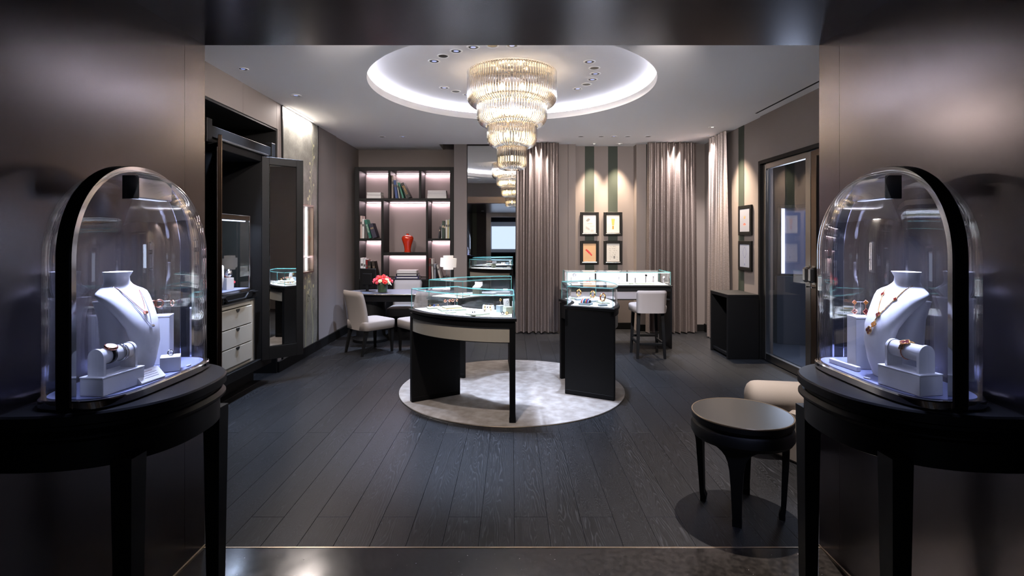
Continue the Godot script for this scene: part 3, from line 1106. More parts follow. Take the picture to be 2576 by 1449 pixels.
func curved_counter(label: String, a0: float, a1: float) -> void:
	var o := thing("curved_counter", label, "display counter", Vector3.ZERO, 0.0)
	var lift := 0.015
	var st := mesh()
	bend(st, 0.60, 1.13, a0 - 0.6, a1 + 0.6, 0.882, 0.912, 0.004)
	part("top", st, M.black_satin, o)
	st = mesh()
	bend(st, 0.63, 1.10, a0 + 0.2, a1 - 0.2, 0.872, 0.884, 0.0)
	part("groove", st, M.black_matt, o)
	st = mesh()
	bend(st, 0.612, 0.642, a0, a1, 0.700, 0.873)
	part("inner_rail", st, M.black_satin, o)
	st = mesh()
	bend(st, 1.085, 1.12, a0, a1, 0.828, 0.873)
	part("outer_rail", st, M.black_satin, o)
	st = mesh()
	bend(st, 1.082, 1.112, a0 + 2.4, a1 - 2.4, 0.700, 0.828)
	var cl := part("cloth_panel", st, M.counter_cloth, o)
	cl.set_meta("label", "curved beige cloth panel")
	st = mesh()
	bend(st, 0.64, 1.085, a0 + 0.5, a1 - 0.5, 0.690, 0.705, 0.0)
	part("underside", st, M.black_satin, o)
	for e in [a0, a1]:
		var q0: float = e if e == a0 else e - 2.6
		var q1: float = e + 2.6 if e == a0 else e
		st = mesh()
		bend(st, 0.61, 1.12, q0, q1, lift, 0.873, 0.003)
		var pn := part("end_panel", st, M.black_satin, o)
		st = mesh()
		bend(st, 0.615, 1.115, q0 - 0.15, q1 + 0.15, lift, lift + 0.045, 0.001)
		part("plinth", st, M.black_lacquer, pn)
	# pale deck in three boards
	for k in 3:
		var s := (a1 - a0 - 3.0) / 3.0
		st = mesh()
		bend(st, 0.665, 1.085, a0 + 1.5 + k * s + 0.08, a0 + 1.5 + (k + 1) * s - 0.08, 0.912, 0.916, 0.0)
		part("deck", st, M.deck_white, o)
	# glass box: curved sheets, end sheets, top sheet, green edges
	var g0 := 0.913
	var g1 := 1.105
	for r in [0.633, 1.108]:
		var lo := PackedVector3Array()
		var hi := PackedVector3Array()
		for p in arc_points(RUG, r, a0 + 0.5, a1 - 0.5, 28):
			lo.append(W(p.x, g0, p.y))
			hi.append(W(p.x, g1, p.y))
		st = mesh()
		grid(st, [lo, hi])
		part("pane", st, M.case_glass, o)
		var path := []
		for p in hi:
			path.append(p)
		st = mesh()
		tube(st, path, 0.0052, 4)
		part("pane_edge", st, M.glass_edge, o)
	for e in [a0 + 0.5, a1 - 0.5]:
		part("pane", pane(at_ring(0.633, e, g0), at_ring(0.633, e, g1), at_ring(1.108, e, g1), at_ring(1.108, e, g0)), M.case_glass, o)
		st = mesh()
		tube(st, [at_ring(0.633, e, g1), at_ring(1.108, e, g1)], 0.0052, 4)
		tube(st, [at_ring(0.633, e, g0), at_ring(0.633, e, g1)], 0.0042, 4)
		tube(st, [at_ring(1.108, e, g0), at_ring(1.108, e, g1)], 0.0042, 4)
		part("pane_edge", st, M.glass_edge, o)
	var inner := PackedVector3Array()
	var outer := PackedVector3Array()
	for p in arc_points(RUG, 0.633, a0 + 0.5, a1 - 0.5, 28):
		inner.append(W(p.x, g1, p.y))
	for p in arc_points(RUG, 1.108, a0 + 0.5, a1 - 0.5, 28):
		outer.append(W(p.x, g1, p.y))
	st = mesh()
	grid(st, [inner, outer])
	part("pane", st, M.case_glass, o)


# ---------- small jewellery ----------
func tray(label: String, at: Vector3, turn: float, w: float, d: float, h := 0.014, top: Material = null) -> Node3D:
	var o := thing("jewel_tray", label, "tray", at, turn)
	part("body", box(Vector3(-w / 2, 0, -d / 2), Vector3(w / 2, h, d / 2), 0.0015), M.display_green, o)
	part("pad", box(Vector3(-w / 2 + 0.004, h, -d / 2 + 0.004), Vector3(w / 2 - 0.004, h + 0.002, d / 2 - 0.004), 0.0008), top if top else M.display_white, o)
	return o


func hoops(o: Node3D, at: Vector3, high: float, metal: Material) -> void:
	var st := mesh()
	tube(st, [at, at + Vector3(0, high, 0)], 0.0015, 6)
	tube(st, [at + Vector3(-0.02, high, 0), at + Vector3(0.02, high, 0)], 0.0015, 6)
	part("stand", st, M.silver, o)
	for s in [-1.0, 1.0]:
		st = mesh()
		ring(st, at + Vector3(s * 0.022, high - 0.006, 0.0), 0.010, 0.0042, Vector3(0.5 * s, 0, 1), 16, 6)
		part("earring", st, metal, o)


func bracelet_roll(called: String, label: String, at: Vector3, turn: float, long: float, r: float, cheek_h: float, box_h: float) -> Node3D:
	# a cushion roll between two arched cheeks, lying along local z, on a box when box_h > 0
	var o := thing(called, label, "display stand", at, turn)
	var w := r * 2.0 + 0.006
	if box_h > 0.0:
		part("box", box(Vector3(-w * 0.72, 0, -long * 0.62), Vector3(w * 0.72, box_h - 0.006, long * 0.62), 0.0015), M.display_white, o)
		part("lid", box(Vector3(-w * 0.73, box_h - 0.005, -long * 0.63), Vector3(w * 0.73, box_h, long * 0.63), 0.001), M.display_white, o)
	for s in [-1.0, 1.0]:
		var st := mesh()
		var outline := PackedVector3Array()
		var back := PackedVector3Array()
		var z0: float = s * long / 2
		var z1: float = s * (long / 2 - 0.009)
		for q in [[-w / 2, 0.0], [w / 2, 0.0]]:
			outline.append(Vector3(q[0], box_h, z0))
			back.append(Vector3(q[0], box_h, z1))
		for k in 25:
			var t := PI * k / 24.0
			outline.append(Vector3(w / 2 * cos(t), box_h + cheek_h - w / 2 + w / 2 * sin(t), z0))
			back.append(Vector3(w / 2 * cos(t), box_h + cheek_h - w / 2 + w / 2 * sin(t), z1))
		grid(st, [outline, back], true, false, false)
		for face in [outline, back]:
			var mid := PackedVector3Array()
			for k in outline.size():
				mid.append(Vector3(0, box_h + cheek_h / 2, face[0].z))
			grid(st, [mid, face], true, false, false)
		part("cheek", st, M.display_white, o)
	var roll := mesh()
	lathe(roll, [v2(0, -long / 2 + 0.008), v2(r, -long / 2 + 0.008), v2(r, long / 2 - 0.008), v2(0, long / 2 - 0.008)], 24, Vector3(0, box_h + cheek_h - r - 0.003, 0), Basis(Vector3.RIGHT, PI / 2))
	part("roll", roll, M.display_white, o)
	return o


func band(o: Node3D, called: String, label: String, center: Vector3, r: float, thick: float, m: Material, flat := 2.4) -> MeshInstance3D:
	# a bracelet round a roll that lies along local z
	var st := mesh()
	ring(st, Vector3.ZERO, r, thick, Vector3(0, 0, 1), 28, 8, flat)
	var p := part(called, st, m, self)
	p.position = o.position + o.basis * center
	p.rotation = o.rotation
	tag(p, label, "bracelet")
	return p


func round_bangle(label: String, at: Vector3, turn: float, r: float, base: Vector2, stones: Array) -> void:
	var o := thing("bangle_stand", label, "display stand", at, turn)
	part("base", box(Vector3(-base.x / 2, 0, -base.y / 2), Vector3(base.x / 2, 0.018, base.y / 2), 0.002), M.display_blue, o)
	part("pad", box(Vector3(-base.x / 2 + 0.003, 0.018, -base.y / 2 + 0.003), Vector3(base.x / 2 - 0.003, 0.020, base.y / 2 - 0.003), 0.0008), M.display_white, o)
	var st := mesh()
	tube(st, [Vector3(0, 0.02, 0), Vector3(0, 0.05, 0)], 0.0025, 8)
	part("stem", st, M.silver, o)
	st = mesh()
	ring(st, Vector3(0, 0.05 + r, 0), r, 0.0055, Vector3(0.35, 0, 1), 32, 8, 1.6)
	part("bangle", st, M.gold, o)
	for k in stones.size():
		var t := TAU * k / stones.size() + 0.3
		var s := mesh()
		var dir := Vector3(0.35, 0, 1).normalized().cross(Vector3.UP)
		ball(s, Vector3(0, 0.05 + r, 0) + (dir * cos(t) + Vector3.UP * sin(t)) * (r + 0.004), 0.007, 10)
		part("stone", s, stones[k], o)


func cube(label: String, at: Vector3, turn: float, w: float, h: float, m: Material) -> Node3D:
	var o := thing("display_cube", label, "display stand", at, turn)
	part("body", box(Vector3(-w / 2, 0, -w / 2), Vector3(w / 2, h - 0.003, w / 2), 0.0015), m, o)
	part("top", box(Vector3(-w / 2, h - 0.0025, -w / 2), Vector3(w / 2, h, w / 2), 0.0008), m, o)
	return o


func front_left_jewels() -> void:
	var h := 0.9165
	var o := tray("pale green tray with three small rings", at_ring(0.93, 216, h), 22, 0.13, 0.085)
	for k in 3:
		var st := mesh()
		ring(st, Vector3(-0.04 + k * 0.04, 0.026, 0.0), 0.008, 0.002, Vector3(0.2, 0.2, 1), 14, 6)
		ball(st, Vector3(-0.04 + k * 0.04, 0.035, 0.0), 0.004, 8)
		part("ring", st, [M.gold, M.gem_blue, M.gold][k], o)
	tray("wide low pale green tray below the earring step", at_ring(0.88, 230, h), 25, 0.24, 0.15, 0.018)
	o = tray("raised square step with a gold band and two pairs of hoop earrings", at_ring(0.88, 230, h + 0.0205), 28, 0.16, 0.12, 0.016)
	part("gold_band", box(Vector3(-0.081, 0.002, -0.061), Vector3(0.081, 0.007, 0.061), 0.0008), M.gold, o)
	hoops(o, Vector3(-0.045, 0.018, 0.0), 0.06, M.rose_gold)
	hoops(o, Vector3(0.03, 0.018, 0.0), 0.06, M.rose_gold)
	o = tray("small bar tray with a row of slim silver rings", at_ring(1.02, 237, h), 30, 0.10, 0.04, 0.012)
	for k in 6:
		var st := mesh()
		ring(st, Vector3(-0.035 + k * 0.014, 0.024, 0), 0.009, 0.0018, Vector3(1, 0, 0.15), 14, 6)
		part("ring", st, M.silver, o)
	o = tray("large square tray with two small earrings and a brooch", at_ring(0.99, 252, h), 38, 0.18, 0.13)
	for k in 2:
		var st := mesh()
		ball(st, Vector3(-0.04 + k * 0.022, 0.021, -0.02), 0.007, 10)
		part("stud", st, M.gem_dark, o)
	for k in 3:
		var st := mesh()
		ring(st, Vector3(0.03 + k * 0.012, 0.020, 0.01 + k * 0.01), 0.009, 0.0016, Vector3(0.3, 1, 0.2 * k), 12, 5)
		part("brooch_loop", st, M.silver, o)
	o = bracelet_roll("bracelet_roll", "short roll with three gold and pearl bangles on the curved counter", at_ring(0.79, 254, h), 70, 0.10, 0.022, 0.062, 0.0)
	for k in 3:
		band(o, "bangle", "gold and white bangle on the short roll of the curved counter", Vector3(0, 0.037, -0.026 + k * 0.026), 0.0245, 0.0025, [M.gold, M.silver, M.gold][k]).set_meta("group", "bangles on the short roll")
	o = cube("blue grey display cube with a pendant on a pin", at_ring(0.80, 262.5, h), 40, 0.062, 0.062, M.display_blue)
	var st := mesh()
	tube(st, [Vector3(0, 0.062, 0), Vector3(0, 0.10, 0)], 0.0014, 6)
	part("pin", st, M.silver, o)
	st = mesh()
	ring(st, Vector3(0, 0.113, 0), 0.011, 0.003, Vector3(0.2, 0, 1), 18, 6)
	part("pendant", st, M.gold, o)
	o = cube("green ring box cube with its white lid raised", at_ring(0.88, 267.5, h), 28, 0.066, 0.062, M.display_green)
	part("lid", cube_lid(0.056), M.display_white, o)
	st = mesh()
	ring(st, Vector3(0.0, 0.10, -0.008), 0.012, 0.0022, Vector3(0.1, 0.1, 1), 18, 6)
	part("ring", st, M.silver, o)
	o = tray("tiny tray with a pair of dark and gold cuff clips", at_ring(1.02, 266.5, h), 4, 0.09, 0.035, 0.008)
	for k in 2:
		st = mesh()
		ring(st, Vector3(-0.018 + k * 0.036, 0.022, 0), 0.011, 0.004, Vector3(0.3, 0, 1), 14, 6)
		part("clip", st, [M.gem_dark, M.gold][k], o)
	st = mesh()
	tube(st, [Vector3(-0.034, 0.01, 0), Vector3(-0.034, 0.032, 0), Vector3(0.034, 0.032, 0), Vector3(0.034, 0.01, 0)], 0.0015, 6)
	part("rail", st, M.gem_dark, o)


func cube_lid(w: float) -> SurfaceTool:
	var st := mesh()
	cbox(st, Vector3(0, 0.062 + 0.034, -0.026), Vector3(w, 0.066, 0.008), 0.0015, Basis(Vector3.RIGHT, -0.18))
	return st


func back_left_jewels() -> void:
	var h := 0.9165
	tray("long pale tray near the tall mirror end of the curved counter", at_ring(0.80, 98, h), -8, 0.17, 0.10, 0.02)
	tray("broad white tray in the middle of the far curved counter", at_ring(0.76, 112, h), -22, 0.18, 0.12, 0.016)
	tray("low pale tray at the corner of the far curved counter", at_ring(0.78, 138, h), -45, 0.16, 0.11, 0.012)
	var o := cube("pale box with an open white lid on the far curved counter", at_ring(0.74, 124, h), -20, 0.085, 0.085, M.display_green)
	var st := mesh()
	cbox(st, Vector3(0, 0.105, -0.01), Vector3(0.10, 0.012, 0.09), 0.002, Basis(Vector3.RIGHT, 0.35))
	cbox(st, Vector3(0, 0.130, -0.045), Vector3(0.10, 0.05, 0.008), 0.002)
	part("lid", st, M.display_white, o)
	o = thing("card_stand", "small white card stand at the mirror end of the far counter", "card", at_ring(0.93, 95, h), 0)
	part("card", box(Vector3(-0.03, 0, -0.004), Vector3(0.03, 0.045, 0.004), 0.001), M.paper, o)
	part("foot", box(Vector3(-0.032, 0, -0.012), Vector3(0.032, 0.006, 0.012), 0.001), M.silver, o)


func right_jewels() -> void:
	var h := 0.9165
	var o := thing("bracelet_cushion", "grey curved cushion with a bracelet of coloured enamel bands", "display stand", at_ring(0.80, -20, h), 60)
	part("base", box(Vector3(-0.05, 0, -0.06), Vector3(0.05, 0.02, 0.06), 0.002), M.display_blue, o)
	var st := mesh()
	var pr := []
	for k in 13:
		var t := PI * k / 12.0
		var row := PackedVector3Array()
		for z in [-0.045, 0.045]:
			row.append(Vector3(0.038 * cos(t), 0.02 + 0.034 * sin(t), z))
		pr.append(row)
	grid(st, pr)
	part("cushion", st, M.display_grey, o)
	for k in 7:
		st = mesh()
		var path := []
		for j in 11:
			var t := PI * j / 10.0
			path.append(Vector3(0.040 * cos(t), 0.021 + 0.036 * sin(t), -0.03 + k * 0.01))
		tube(st, path, 0.0042, 6)
		part("enamel_band", st, [M.gem_coral, M.pearl, M.gem_blue, M.gem_green, M.silver, M.gem_coral, M.gem_blue][k], o)
	round_bangle("gold bangle with coral and pearl stones on a low grey stand", at_ring(0.98, -22, h), 20, 0.036, v2(0.085, 0.05), [M.gem_coral, M.pearl, M.gem_coral, M.gold, M.pearl, M.gem_dark, M.pearl, M.gem_coral])
	round_bangle("gold bangle with green and red stones on a pale stand", at_ring(0.86, -3, h), 20, 0.034, v2(0.10, 0.06), [M.gem_green, M.gem_red, M.gem_green, M.gem_red, M.gem_green, M.gem_red])
	round_bangle("plain gold bangle with dark stones on a pale stand", at_ring(0.74, 9, h), 20, 0.032, v2(0.08, 0.06), [M.gem_dark, M.gold, M.gem_dark, M.gold])
	tray("green tray behind the bangles on the bowed counter", at_ring(0.96, -8, h), 100, 0.16, 0.10, 0.01, M.display_green)
	tray("white tray at the far end of the bowed counter", at_ring(0.86, 18, h), 60, 0.16, 0.11, 0.012)
	tray("grey green tray at the inner side of the bowed counter", at_ring(0.72, 20, h), 60, 0.10, 0.08, 0.01, M.display_green)


# ---------- chandelier ----------
func chandelier() -> void:
	var o := thing("chandelier", "four tiered glass rod chandelier hanging in the round ceiling recess", "chandelier", W(RUG.x, 0, RUG.y))
	var lit := glow("bulb_glow", Color(1.0, 0.88, 0.68), 7.0)
	var tiers := [[0.47, CAP - 0.015, 3.005, 100, 7, 0.006], [0.366, 3.07, 2.795, 80, 6, 0.022], [0.258, 2.84, 2.565, 58, 4, 0.05], [0.154, 2.60, 2.335, 36, 1, 0.12]]
	var st := mesh()
	lathe(st, [v2(0.0, CAP - 0.012), v2(0.43, CAP - 0.012), v2(0.44, CAP - 0.006), v2(0.44, CAP)], 48)
	part("ceiling_plate", st, M.silver, o)
	st = mesh()
	tube(st, [Vector3(0, 2.42, 0), Vector3(0, CAP - 0.01, 0)], 0.012, 10)
	part("stem", st, M.silver, o)
	for t in tiers:
		var r: float = t[0]
		var top: float = t[1]
		var bottom: float = t[2]
		st = mesh()
		ring(st, Vector3(0, top, 0), r - 0.012, 0.006, Vector3.UP, 64, 6)
		for k in 6:
			var a := TAU * k / 6.0
			tube(st, [Vector3(0, top, 0), Vector3(cos(a), 0, sin(a)) * (r - 0.012) + Vector3(0, top, 0)], 0.004, 6)
		part("tier_frame", st, M.brass, o)
		# one bent rod, set round the ring
		var bendr := minf(0.10, r * 0.42)
		var path := [Vector3(r, top + 0.004, 0), Vector3(r, lerpf(top, bottom + bendr, 0.5), 0)]
		for k in 7:
			var a := (PI / 2.0) * 0.92 * k / 6.0
			path.append(Vector3(r - bendr + bendr * cos(a), bottom + bendr - bendr * sin(a), 0))
		var rod := mesh()
		tube(rod, path, PI * r / t[3] * 0.74, 10, false, 0.75, Vector3(0, 0, 1))
		var rod_mesh := done(rod)
		for k in t[3]:
			var q := part("glass_rod", rod_mesh, M.rod_glass, o)
			q.rotation.y = TAU * (k + 0.5) / t[3]
		var bulbs: int = t[4]
		for k in bulbs:
			var a := TAU * (k + 0.25) / bulbs
			var rr := 0.0 if bulbs == 1 else r * 0.52
			var p := Vector3(cos(a) * rr, lerpf(bottom, top, 0.42), sin(a) * rr)
			st = mesh()
			lathe(st, [v2(0, 0.055), v2(0.008, 0.045), v2(0.019, 0.015), v2(0.02, 0.0), v2(0.014, -0.025), v2(0.012, -0.03)], 14, p)
			part("bulb", st, lit, o)
			st = mesh()
			tube(st, [p + Vector3(0, -0.07, 0), p + Vector3(0, -0.028, 0)], 0.013, 10)
			part("socket", st, M.brass, o)
			var l := OmniLight3D.new()
			l.name = "bulb_light"
			o.add_child(l, true)
			l.position = p
			l.light_energy = t[5]
			l.light_color = Color(1.0, 0.92, 0.82)
			l.light_size = 0.02
			l.omni_range = 12.0
			l.omni_attenuation = 2.0
			l.shadow_enabled = true


# ---------- downlights ----------
func downlight(label: String, x: float, h: float, d: float, r: float, energy: float, target: Vector3, angle: float, color: Color, group := "", soft := 0.03) -> void:
	var o := thing("downlight", label, "downlight", W(x, h, d), 0.0, group)
	var st := mesh()
	lathe(st, [v2(r * 0.72, 0.0), v2(r * 0.76, -0.004), v2(r * 0.96, -0.004), v2(r, 0.0)], 28)
	part("trim", st, M.ceiling_paint, o)
	st = mesh()
	lathe(st, [v2(0.0, -0.0008), v2(r * 0.74, -0.0008)], 28)
	part("baffle", st, M.smoked, o)
	if energy > 0.0:
		st = mesh()
		lathe(st, [v2(0.0, -0.003), v2(r * 0.34, -0.0025), v2(r * 0.40, -0.001)], 20)
		part("lens", st, M.lens_warm if color == WARM else M.lens_cool, o)
		spot(o, W(x, h - 0.012, d), target, energy, angle, color, soft, 0.9)


func downlights() -> void:
	glow("lens_cool", Color(0.55, 0.66, 1.0), 0.22)
	glow("lens_warm", Color(1.0, 0.97, 0.92), 0.5)
	var g := "downlights in the round ceiling recess"
	var name_ := "round downlight in the circular ceiling recess round the chandelier"
	var dead := Vector3.ZERO
	var recess := [
		[-0.78, 5.18, 7.0, W(-0.45, 0.9, 4.75), 24.0], [-0.67, 5.035, 0.0, dead, 0.0], [-0.53, 4.90, 9.0, W(-0.4, 0, 4.15), 20.0], [-0.36, 4.80, 3.0, W(0.2, 0.0, 4.3), 26.0],
		[-0.18, 4.76, 0.0, dead, 0.0], [0.0, 4.76, 0.9, W(0.25, 0.0, 5.3), 20.0], [-0.80, 6.10, 6.0, W(-0.7, 0.9, 6.3), 24.0], [-0.68, 6.25, 0.0, dead, 0.0], [-0.55, 6.39, 5.0, W(-1.7, 0.7, 7.6), 24.0],
		[0.78, 5.20, 6.0, W(0.85, 0.9, 5.2), 20.0], [0.86, 5.39, 0.0, dead, 0.0], [0.90, 5.58, 6.0, W(1.9, 0.0, 6.4), 32.0], [0.90, 5.78, 0.9, W(0.15, 0.0, 5.6), 18.0], [0.86, 5.96, 0.0, dead, 0.0], [0.78, 6.14, 4.0, W(0.5, 0.0, 7.4), 28.0],
	]
	for q in recess:
		downlight(("lit " if q[2] > 0.0 else "dark unlit ") + name_, q[0], CAP, q[1], 0.062, q[2], q[3], q[4], COOL, g)
	downlight("downlight above the mirror door of the cabinet", -2.43, CEIL, 5.81, 0.06, 5.0, W(-2.2, 0.0, 5.2), 34.0, COOL)
	var row := "row of small downlights along the back of the ceiling"
	downlight("small downlight before the bookcase and desk", -2.06, CEIL, 8.19, 0.055, 0.0, dead, 0.0, COOL, row)
	downlight("small lit downlight before the bookcase and desk", -1.73, CEIL, 8.19, 0.055, 7.0, W(-1.75, 0.76, 8.0), 26.0, COOL, row)
	downlight("small downlight in the row before the framed pictures", 1.09, CEIL, 8.16, 0.055, 0.0, dead, 0.0, COOL, row)
	downlight("small downlight in the row before the framed pictures", 1.41, CEIL, 8.16, 0.055, 0.0, dead, 0.0, COOL, row)
	downlight("lit downlight in the middle of the row before the framed pictures", 1.61, CEIL, 8.16, 0.055, 4.0, W(1.6, 0.9, 7.6), 30.0, COOL, row)
	downlight("small downlight in the row before the framed pictures", 1.83, CEIL, 8.16, 0.055, 0.0, dead, 0.0, COOL, row)
	downlight("small downlight in the row before the framed pictures", 2.15, CEIL, 8.16, 0.055, 0.0, dead, 0.0, COOL, row)
	downlight("bright warm downlight above the framed pictures", 1.40, CEIL, 8.80, 0.055, 4.5, W(1.36, 0.8, 9.03), 28.0, WARM, "pair of picture lights")
	downlight("bright warm downlight above the framed pictures", 1.83, CEIL, 8.80, 0.055, 4.5, W(1.82, 0.8, 9.03), 28.0, WARM, "pair of picture lights")
	downlight("bright downlight above the black console table", 2.90, CEIL, 7.48, 0.055, 6.0, W(3.24, 0.6, 7.2), 34.0, WARM)
	# lamps set out of sight behind the entrance header and along the curtains
	downlight("downlight above the black stool", 1.72, CEIL, 3.65, 0.055, 7.0, W(1.4, 0.0, 3.1), 30.0, NEUTRAL, "", 0.015)
	downlight("accent downlight aimed at the desk chairs", -1.5, CEIL, 3.5, 0.055, 7.0, W(-1.95, 1.0, 7.8), 34.0, NEUTRAL, "", 0.06)
	downlight("accent downlight aimed at the curved counters", -0.3, CEIL, 3.3, 0.055, 3.0, W(-0.35, 0.8, 5.0), 32.0, NEUTRAL, "", 0.06)
	downlight("accent downlight aimed at the bar stool", 1.2, CEIL, 3.5, 0.055, 12.0, W(1.8, 1.3, 8.4), 32.0, NEUTRAL, "", 0.06)
	downlight("accent downlight aimed at the cabinet wall", -0.9, CEIL, 3.9, 0.055, 3.2, W(-2.75, 2.0, 5.6), 38.0, NEUTRAL, "", 0.06)
	downlight("downlight above the entry floor", -0.9, CEIL, 3.4, 0.055, 0.5, W(-0.7, 0.0, 3.4), 40.0, NEUTRAL, "", 0.05)
	downlight("downlight over the curtain beside the mirror", 0.43, CEIL, 8.53, 0.03, 3.5, W(0.43, 0.5, 8.60), 42.0, NEUTRAL)
	downlight("downlight over the curtain behind the bar stool", 2.68, CEIL, 8.53, 0.03, 3.5, W(2.68, 0.5, 8.60), 42.0, NEUTRAL)
	downlight("downlight over the corner curtain", 3.07, CEIL, 8.10, 0.03, 3.5, W(3.14, 0.5, 8.1), 42.0, NEUTRAL)
	var wash := thing("wall_washer", "recessed ceiling light strip above the painted panel", "light strip", W(-2.735, CEIL, 6.72))
	part("housing", box(Vector3(-0.02, -0.003, -0.42), Vector3(0.02, 0.004, 0.42), 0.001), M.ceiling_paint, wash)
	part("lens", box(Vector3(-0.012, -0.005, -0.41), Vector3(0.012, -0.0028, 0.41), 0.0005), glow("washer_lens", NEUTRAL, 0.12), wash)
	panel_light(wash, W(-2.735, CEIL - 0.008, 6.72), Vector3(-0.04, -1, 0), v2(0.02, 0.8), 2.1, NEUTRAL)
	downlight("downlight above the cabinet recess", -2.55, CEIL, 4.9, 0.05, 4.0, W(-2.75, 0.6, 5.1), 30.0, COOL)


# ---------- chairs, desk, lamp, flowers ----------
func cushion(st: SurfaceTool, w: float, d: float, h0: float, h1: float, puff := 0.02, round_ := 0.06) -> void:
	# a soft seat: rounded outline, domed top
	var outline := PackedVector2Array()
	for q in [[1, 1, 0], [-1, 1, 90], [-1, -1, 180], [1, -1, 270]]:
		for k in 7:
			var t := deg_to_rad(q[2] + 15.0 * k)
			outline.append(v2(q[0] * (w / 2 - round_) + round_ * cos(t), q[1] * (d / 2 - round_) + round_ * sin(t)))
	var rows := []
	for lv in [[0.9, h0], [1.0, h0 + 0.012], [1.0, h1 - 0.022], [0.985, h1 - 0.008], [0.94, h1], [0.75, h1 + puff * 0.45], [0.5, h1 + puff * 0.75], [0.25, h1 + puff * 0.95], [0.001, h1 + puff]]:
		var row := PackedVector3Array()
		for p in outline:
			row.append(Vector3(p.x * lv[0], lv[1], p.y * lv[0]))
		rows.append(row)
	grid(st, rows, true)


func leg(st: SurfaceTool, top: Vector3, foot: Vector3, a: float, b: float) -> void:
	# a square leg that tapers from a to b
	var rows := []
	for q in [[top, a], [foot, b]]:
		var row := PackedVector3Array()
		for c in [[-1, -1], [1, -1], [1, 1], [-1, 1]]:
			row.append(q[0] + Vector3(c[0], 0, c[1]) * float(q[1]) / 2.0)
		rows.append(row)
	grid(st, rows, true, false, false)
	for r in rows:
		st.set_smooth_group(-1)
		for i in [0, 1, 2, 0, 2, 3]:
			vert(st, r[i])


func chair(label: String, at: Vector3, turn: float) -> Node3D:
	# faces local +z
	var o := thing("dining_chair", label, "chair", at, turn)
	var st := mesh()
	cushion(st, 0.50, 0.50, 0.33, 0.46)
	part("seat", st, M.upholstery, o)
	st = mesh()
	chair_back(st, 0.245, 0.238, 0.335, 0.875, 0.075, 0.10)
	part("backrest", st, M.upholstery, o)
	for s in [-1.0, 1.0]:
		st = mesh()
		leg(st, Vector3(s * 0.205, 0.345, 0.20), Vector3(s * 0.205, 0.0, 0.205), 0.045, 0.026)
		part("leg", st, M.black_satin, o)
		st = mesh()
		leg(st, Vector3(s * 0.195, 0.345, -0.20), Vector3(s * 0.20, 0.0, -0.275), 0.045, 0.026)
		part("leg", st, M.black_satin, o)
	return o


func chair_back(st: SurfaceTool, half_top: float, half_low: float, h0: float, h1: float, thick: float, lean: float) -> void:
	# gently wrapped upholstered back, leaning backwards
	var rows := []
	var n := 14
	var m := 10
	for i in n + 1:
		var t := i / float(n)
		var h := lerpf(h0, h1, t)
		var half := lerpf(half_low, half_top, t)
		var shrinkage := 1.0
		if t > 0.9:
			shrinkage = 1.0 - 0.08 * pow((t - 0.9) / 0.1, 2.0)
		var row := PackedVector3Array()
		for side in 2:
			for j in m + 1:
				var u := (j / float(m)) * 2.0 - 1.0
				if side == 1:
					u = -u
				var th := thick / 2.0 * pow(maxf(0.0, 1.0 - pow(absf(u), 6.0)), 0.5) * (1.0 if t < 0.93 else sqrt(maxf(0.02, 1.0 - pow((t - 0.93) / 0.07, 2.0))))
				var z := -0.215 - lean * t * t + 0.018 * u * u + (th if side == 0 else -th)
				row.append(Vector3(u * half * shrinkage, h, z))
		rows.append(row)
	grid(st, rows, true)
	for k in [0, n]:
		var mid := PackedVector3Array()
		for j in rows[k].size():
			mid.append(Vector3(rows[k][j].x, rows[k][j].y, -0.215 - (lean if k == n else 0.0) + 0.018 * pow(rows[k][j].x / half_top, 2.0)))
		grid(st, [rows[k], mid], true, false, false)


